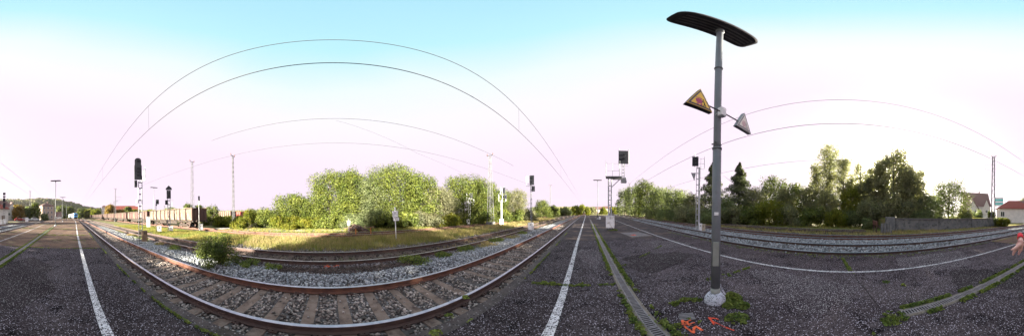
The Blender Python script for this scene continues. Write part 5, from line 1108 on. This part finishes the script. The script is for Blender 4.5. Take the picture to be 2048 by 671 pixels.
car('dark red parked car below the orange autumn tree', 2087, 68, 'car_red', .2); car('white parked car left of the white roadside cabinet', 2099, 72, 'car_white', -.2); car('white parked car below the green tree near the beige house', 2118, 74, 'car_white', .3); car('dark red parked van behind the other cars', 2092, 80, 'car_red', .1, True)
# low wall / road by the cars
strip('road', lambda y: 20+0*y, lambda y: 26+0*y, -.34, M['asphalt_smooth'], ys=np.arange(-120, -52, 4.))
b = MB()
t = thing('picket_fence', 'white picket fence on the ramp in front of the houses', 'fence', (0, 0, 0))
P0 = Vector((*at(1920, 40), 1.0)); P1 = Vector((*at(1984, 36), 1.0)); pk = MB().box((0, 0, .3), (.09, .04, .7), bev=.01).mesh('picket', M['white']); n = 34
for i in range(n+1): o = obj('picket', pk, t, P0.lerp(P1, i/n)); o.rotation_euler = (0, 0, math.atan2(P1.y-P0.y, P1.x-P0.x))
for zz in (.12, .5): MB().bar(P0+Vector((0, 0, zz)), P1+Vector((0, 0, zz)), .04, .05).build('rail', M['white'], t)
# ------------------------------------------------------------ hand at the right edge
def hand():
    X0, d = 2042, 1.0; x, y = at(X0, d); t = thing('person', 'bare hand with a red cuff reaching in over the platform', 'person', (x, y, 0), fc(X0))
    hz = 1.65; Q = lambda X, Y, dy=0: Vector(((X-X0)/PX*d, dy, topz(X0, Y, d)))
    V = []; E = []; Rr = []
    def chain(pts, rs, start=None):
        prev = start
        for p, r_ in zip(pts, rs):
            V.append(p); Rr.append(r_); 
            if prev is not None: E.append((prev, len(V)-1))
            prev = len(V)-1
        return prev
    wr = chain([Q(2041, 475, .09), Q(2041.2, 478, .02), Q(2042, 482, .0), Q(2041.5, 487, -.005)], [(.015, .014), (.016, .015), (.019, .016), (.020, .016)])
    chain([Q(2038, 489.5, -.02), Q(2033, 493, -.03), Q(2028, 495.6, -.034), Q(2023.5, 497.2, -.036)], [(.0135, .0135), (.0105, .0105), (.0092, .0092), (.0065, .0065)], wr)     # forefinger
    kn = chain([Q(2039, 492.5, .0)], [(.0135, .0135)], wr)
    chain([Q(2033, 496.5, -.008), Q(2029.5, 501, -.01), Q(2027.3, 506, -.006), Q(2026.6, 510.3, 0)], [(.0108, .0108), (.0098, .0098), (.0088, .0088), (.0065, .0065)], kn)     # middle
    kn = chain([Q(2043.5, 494, .015)], [(.0135, .0135)], wr)
    chain([Q(2041.2, 500, .015), Q(2039.2, 505.5, .02), Q(2037.2, 511.5, .028)], [(.0108, .0108), (.0095, .0095), (.0066, .0066)], kn)     # ring
    kn = chain([Q(2044, 492.5, .035)], [(.0105, .0105)], wr)
    chain([Q(2044.5, 498, .045), Q(2043.8, 502.5, .052), Q(2042.6, 506, .06)], [(.0092, .0092), (.0082, .0082), (.006, .006)], kn)     # little
    chain([Q(2040.5, 485.5, .04), Q(2036.5, 490, .055), Q(2032.5, 494, .06)], [(.0135, .0135), (.0115, .0115), (.008, .008)], 2)      # thumb
    me = bpy.data.meshes.new('hand'); me.from_pydata([tuple(v) for v in V], E, []); o = obj('hand', me, t)
    sk = o.modifiers.new('skin', 'SKIN'); sk.use_smooth_shade = True
    for i, r_ in enumerate(Rr): me.skin_vertices[0].data[i].radius = r_
    me.skin_vertices[0].data[0].use_root = True
    ss = o.modifiers.new('sub', 'SUBSURF'); ss.levels = 2; ss.render_levels = 2
    dg = bpy.context.evaluated_depsgraph_get(); m2 = bpy.data.meshes.new_from_object(o.evaluated_get(dg)); o.modifiers.clear(); o.data = m2; m2.materials.clear(); m2.materials.append(M['skin']); m2.polygons.foreach_set('use_smooth', [True]*len(m2.polygons))
    for X, Y, dy in ((2024.2, 496.2, -.042), (2026.4, 508.6, -.007), (2037.6, 509.6, .02)): MB().tube([Q(X, Y, dy), Q(X-.5, Y+1.2, dy)], [.0045, .0035], 8).build('finger_nail', M['nail'], t, True)
    b = MB(); n = 20; Vv = []
    a0, a1 = Q(2041.2, 477.6, .02), Q(2040.6, 474.5, .12); dd = (a1-a0).normalized(); qq = dd.to_track_quat('Z', 'Y')
    for j, (f, r_) in enumerate(((-.02, .016), (-.02, .0185), (.15, .0195), (.4, .019), (.7, .020), (1., .0195), (1., .012))):
        for k in range(n):
            a = 6.2832*k/n; rr_ = r_*(1+.03*math.sin(3*a+j)); Vv.append(a0+(a1-a0)*f+qq @ Vector((rr_*math.cos(a), rr_*math.sin(a), 0)))
    b.add(Vv, [(j*n+k, j*n+(k+1) % n, (j+1)*n+(k+1) % n, (j+1)*n+k) for j in range(6) for k in range(n)]+[tuple(range(6*n, 7*n))]); b.build('cuff', M['red_cloth'], t, True)
hand()

# ------------------------------------------------------------ air
hz_ = MB().box((0, 0, 60-1.5), (3300, 3300, 123)).build('haze', [], None); hm_ = bpy.data.materials.new('haze'); hm_.use_nodes = True; ht_ = hm_.node_tree; ht_.nodes.clear()
pv = nd(ht_, 'ShaderNodeVolumePrincipled'); pv.inputs['Color'].default_value = (.9, .92, 1, 1); pv.inputs['Density'].default_value = .0001; pv.inputs['Anisotropy'].default_value = .75
mo = nd(ht_, 'ShaderNodeOutputMaterial'); ht_.links.new(pv.outputs[0], mo.inputs['Volume']); hz_.data.materials.append(hm_); tag(hz_, 'thin pale haze over the station and the far hills', 'haze', kind='stuff')
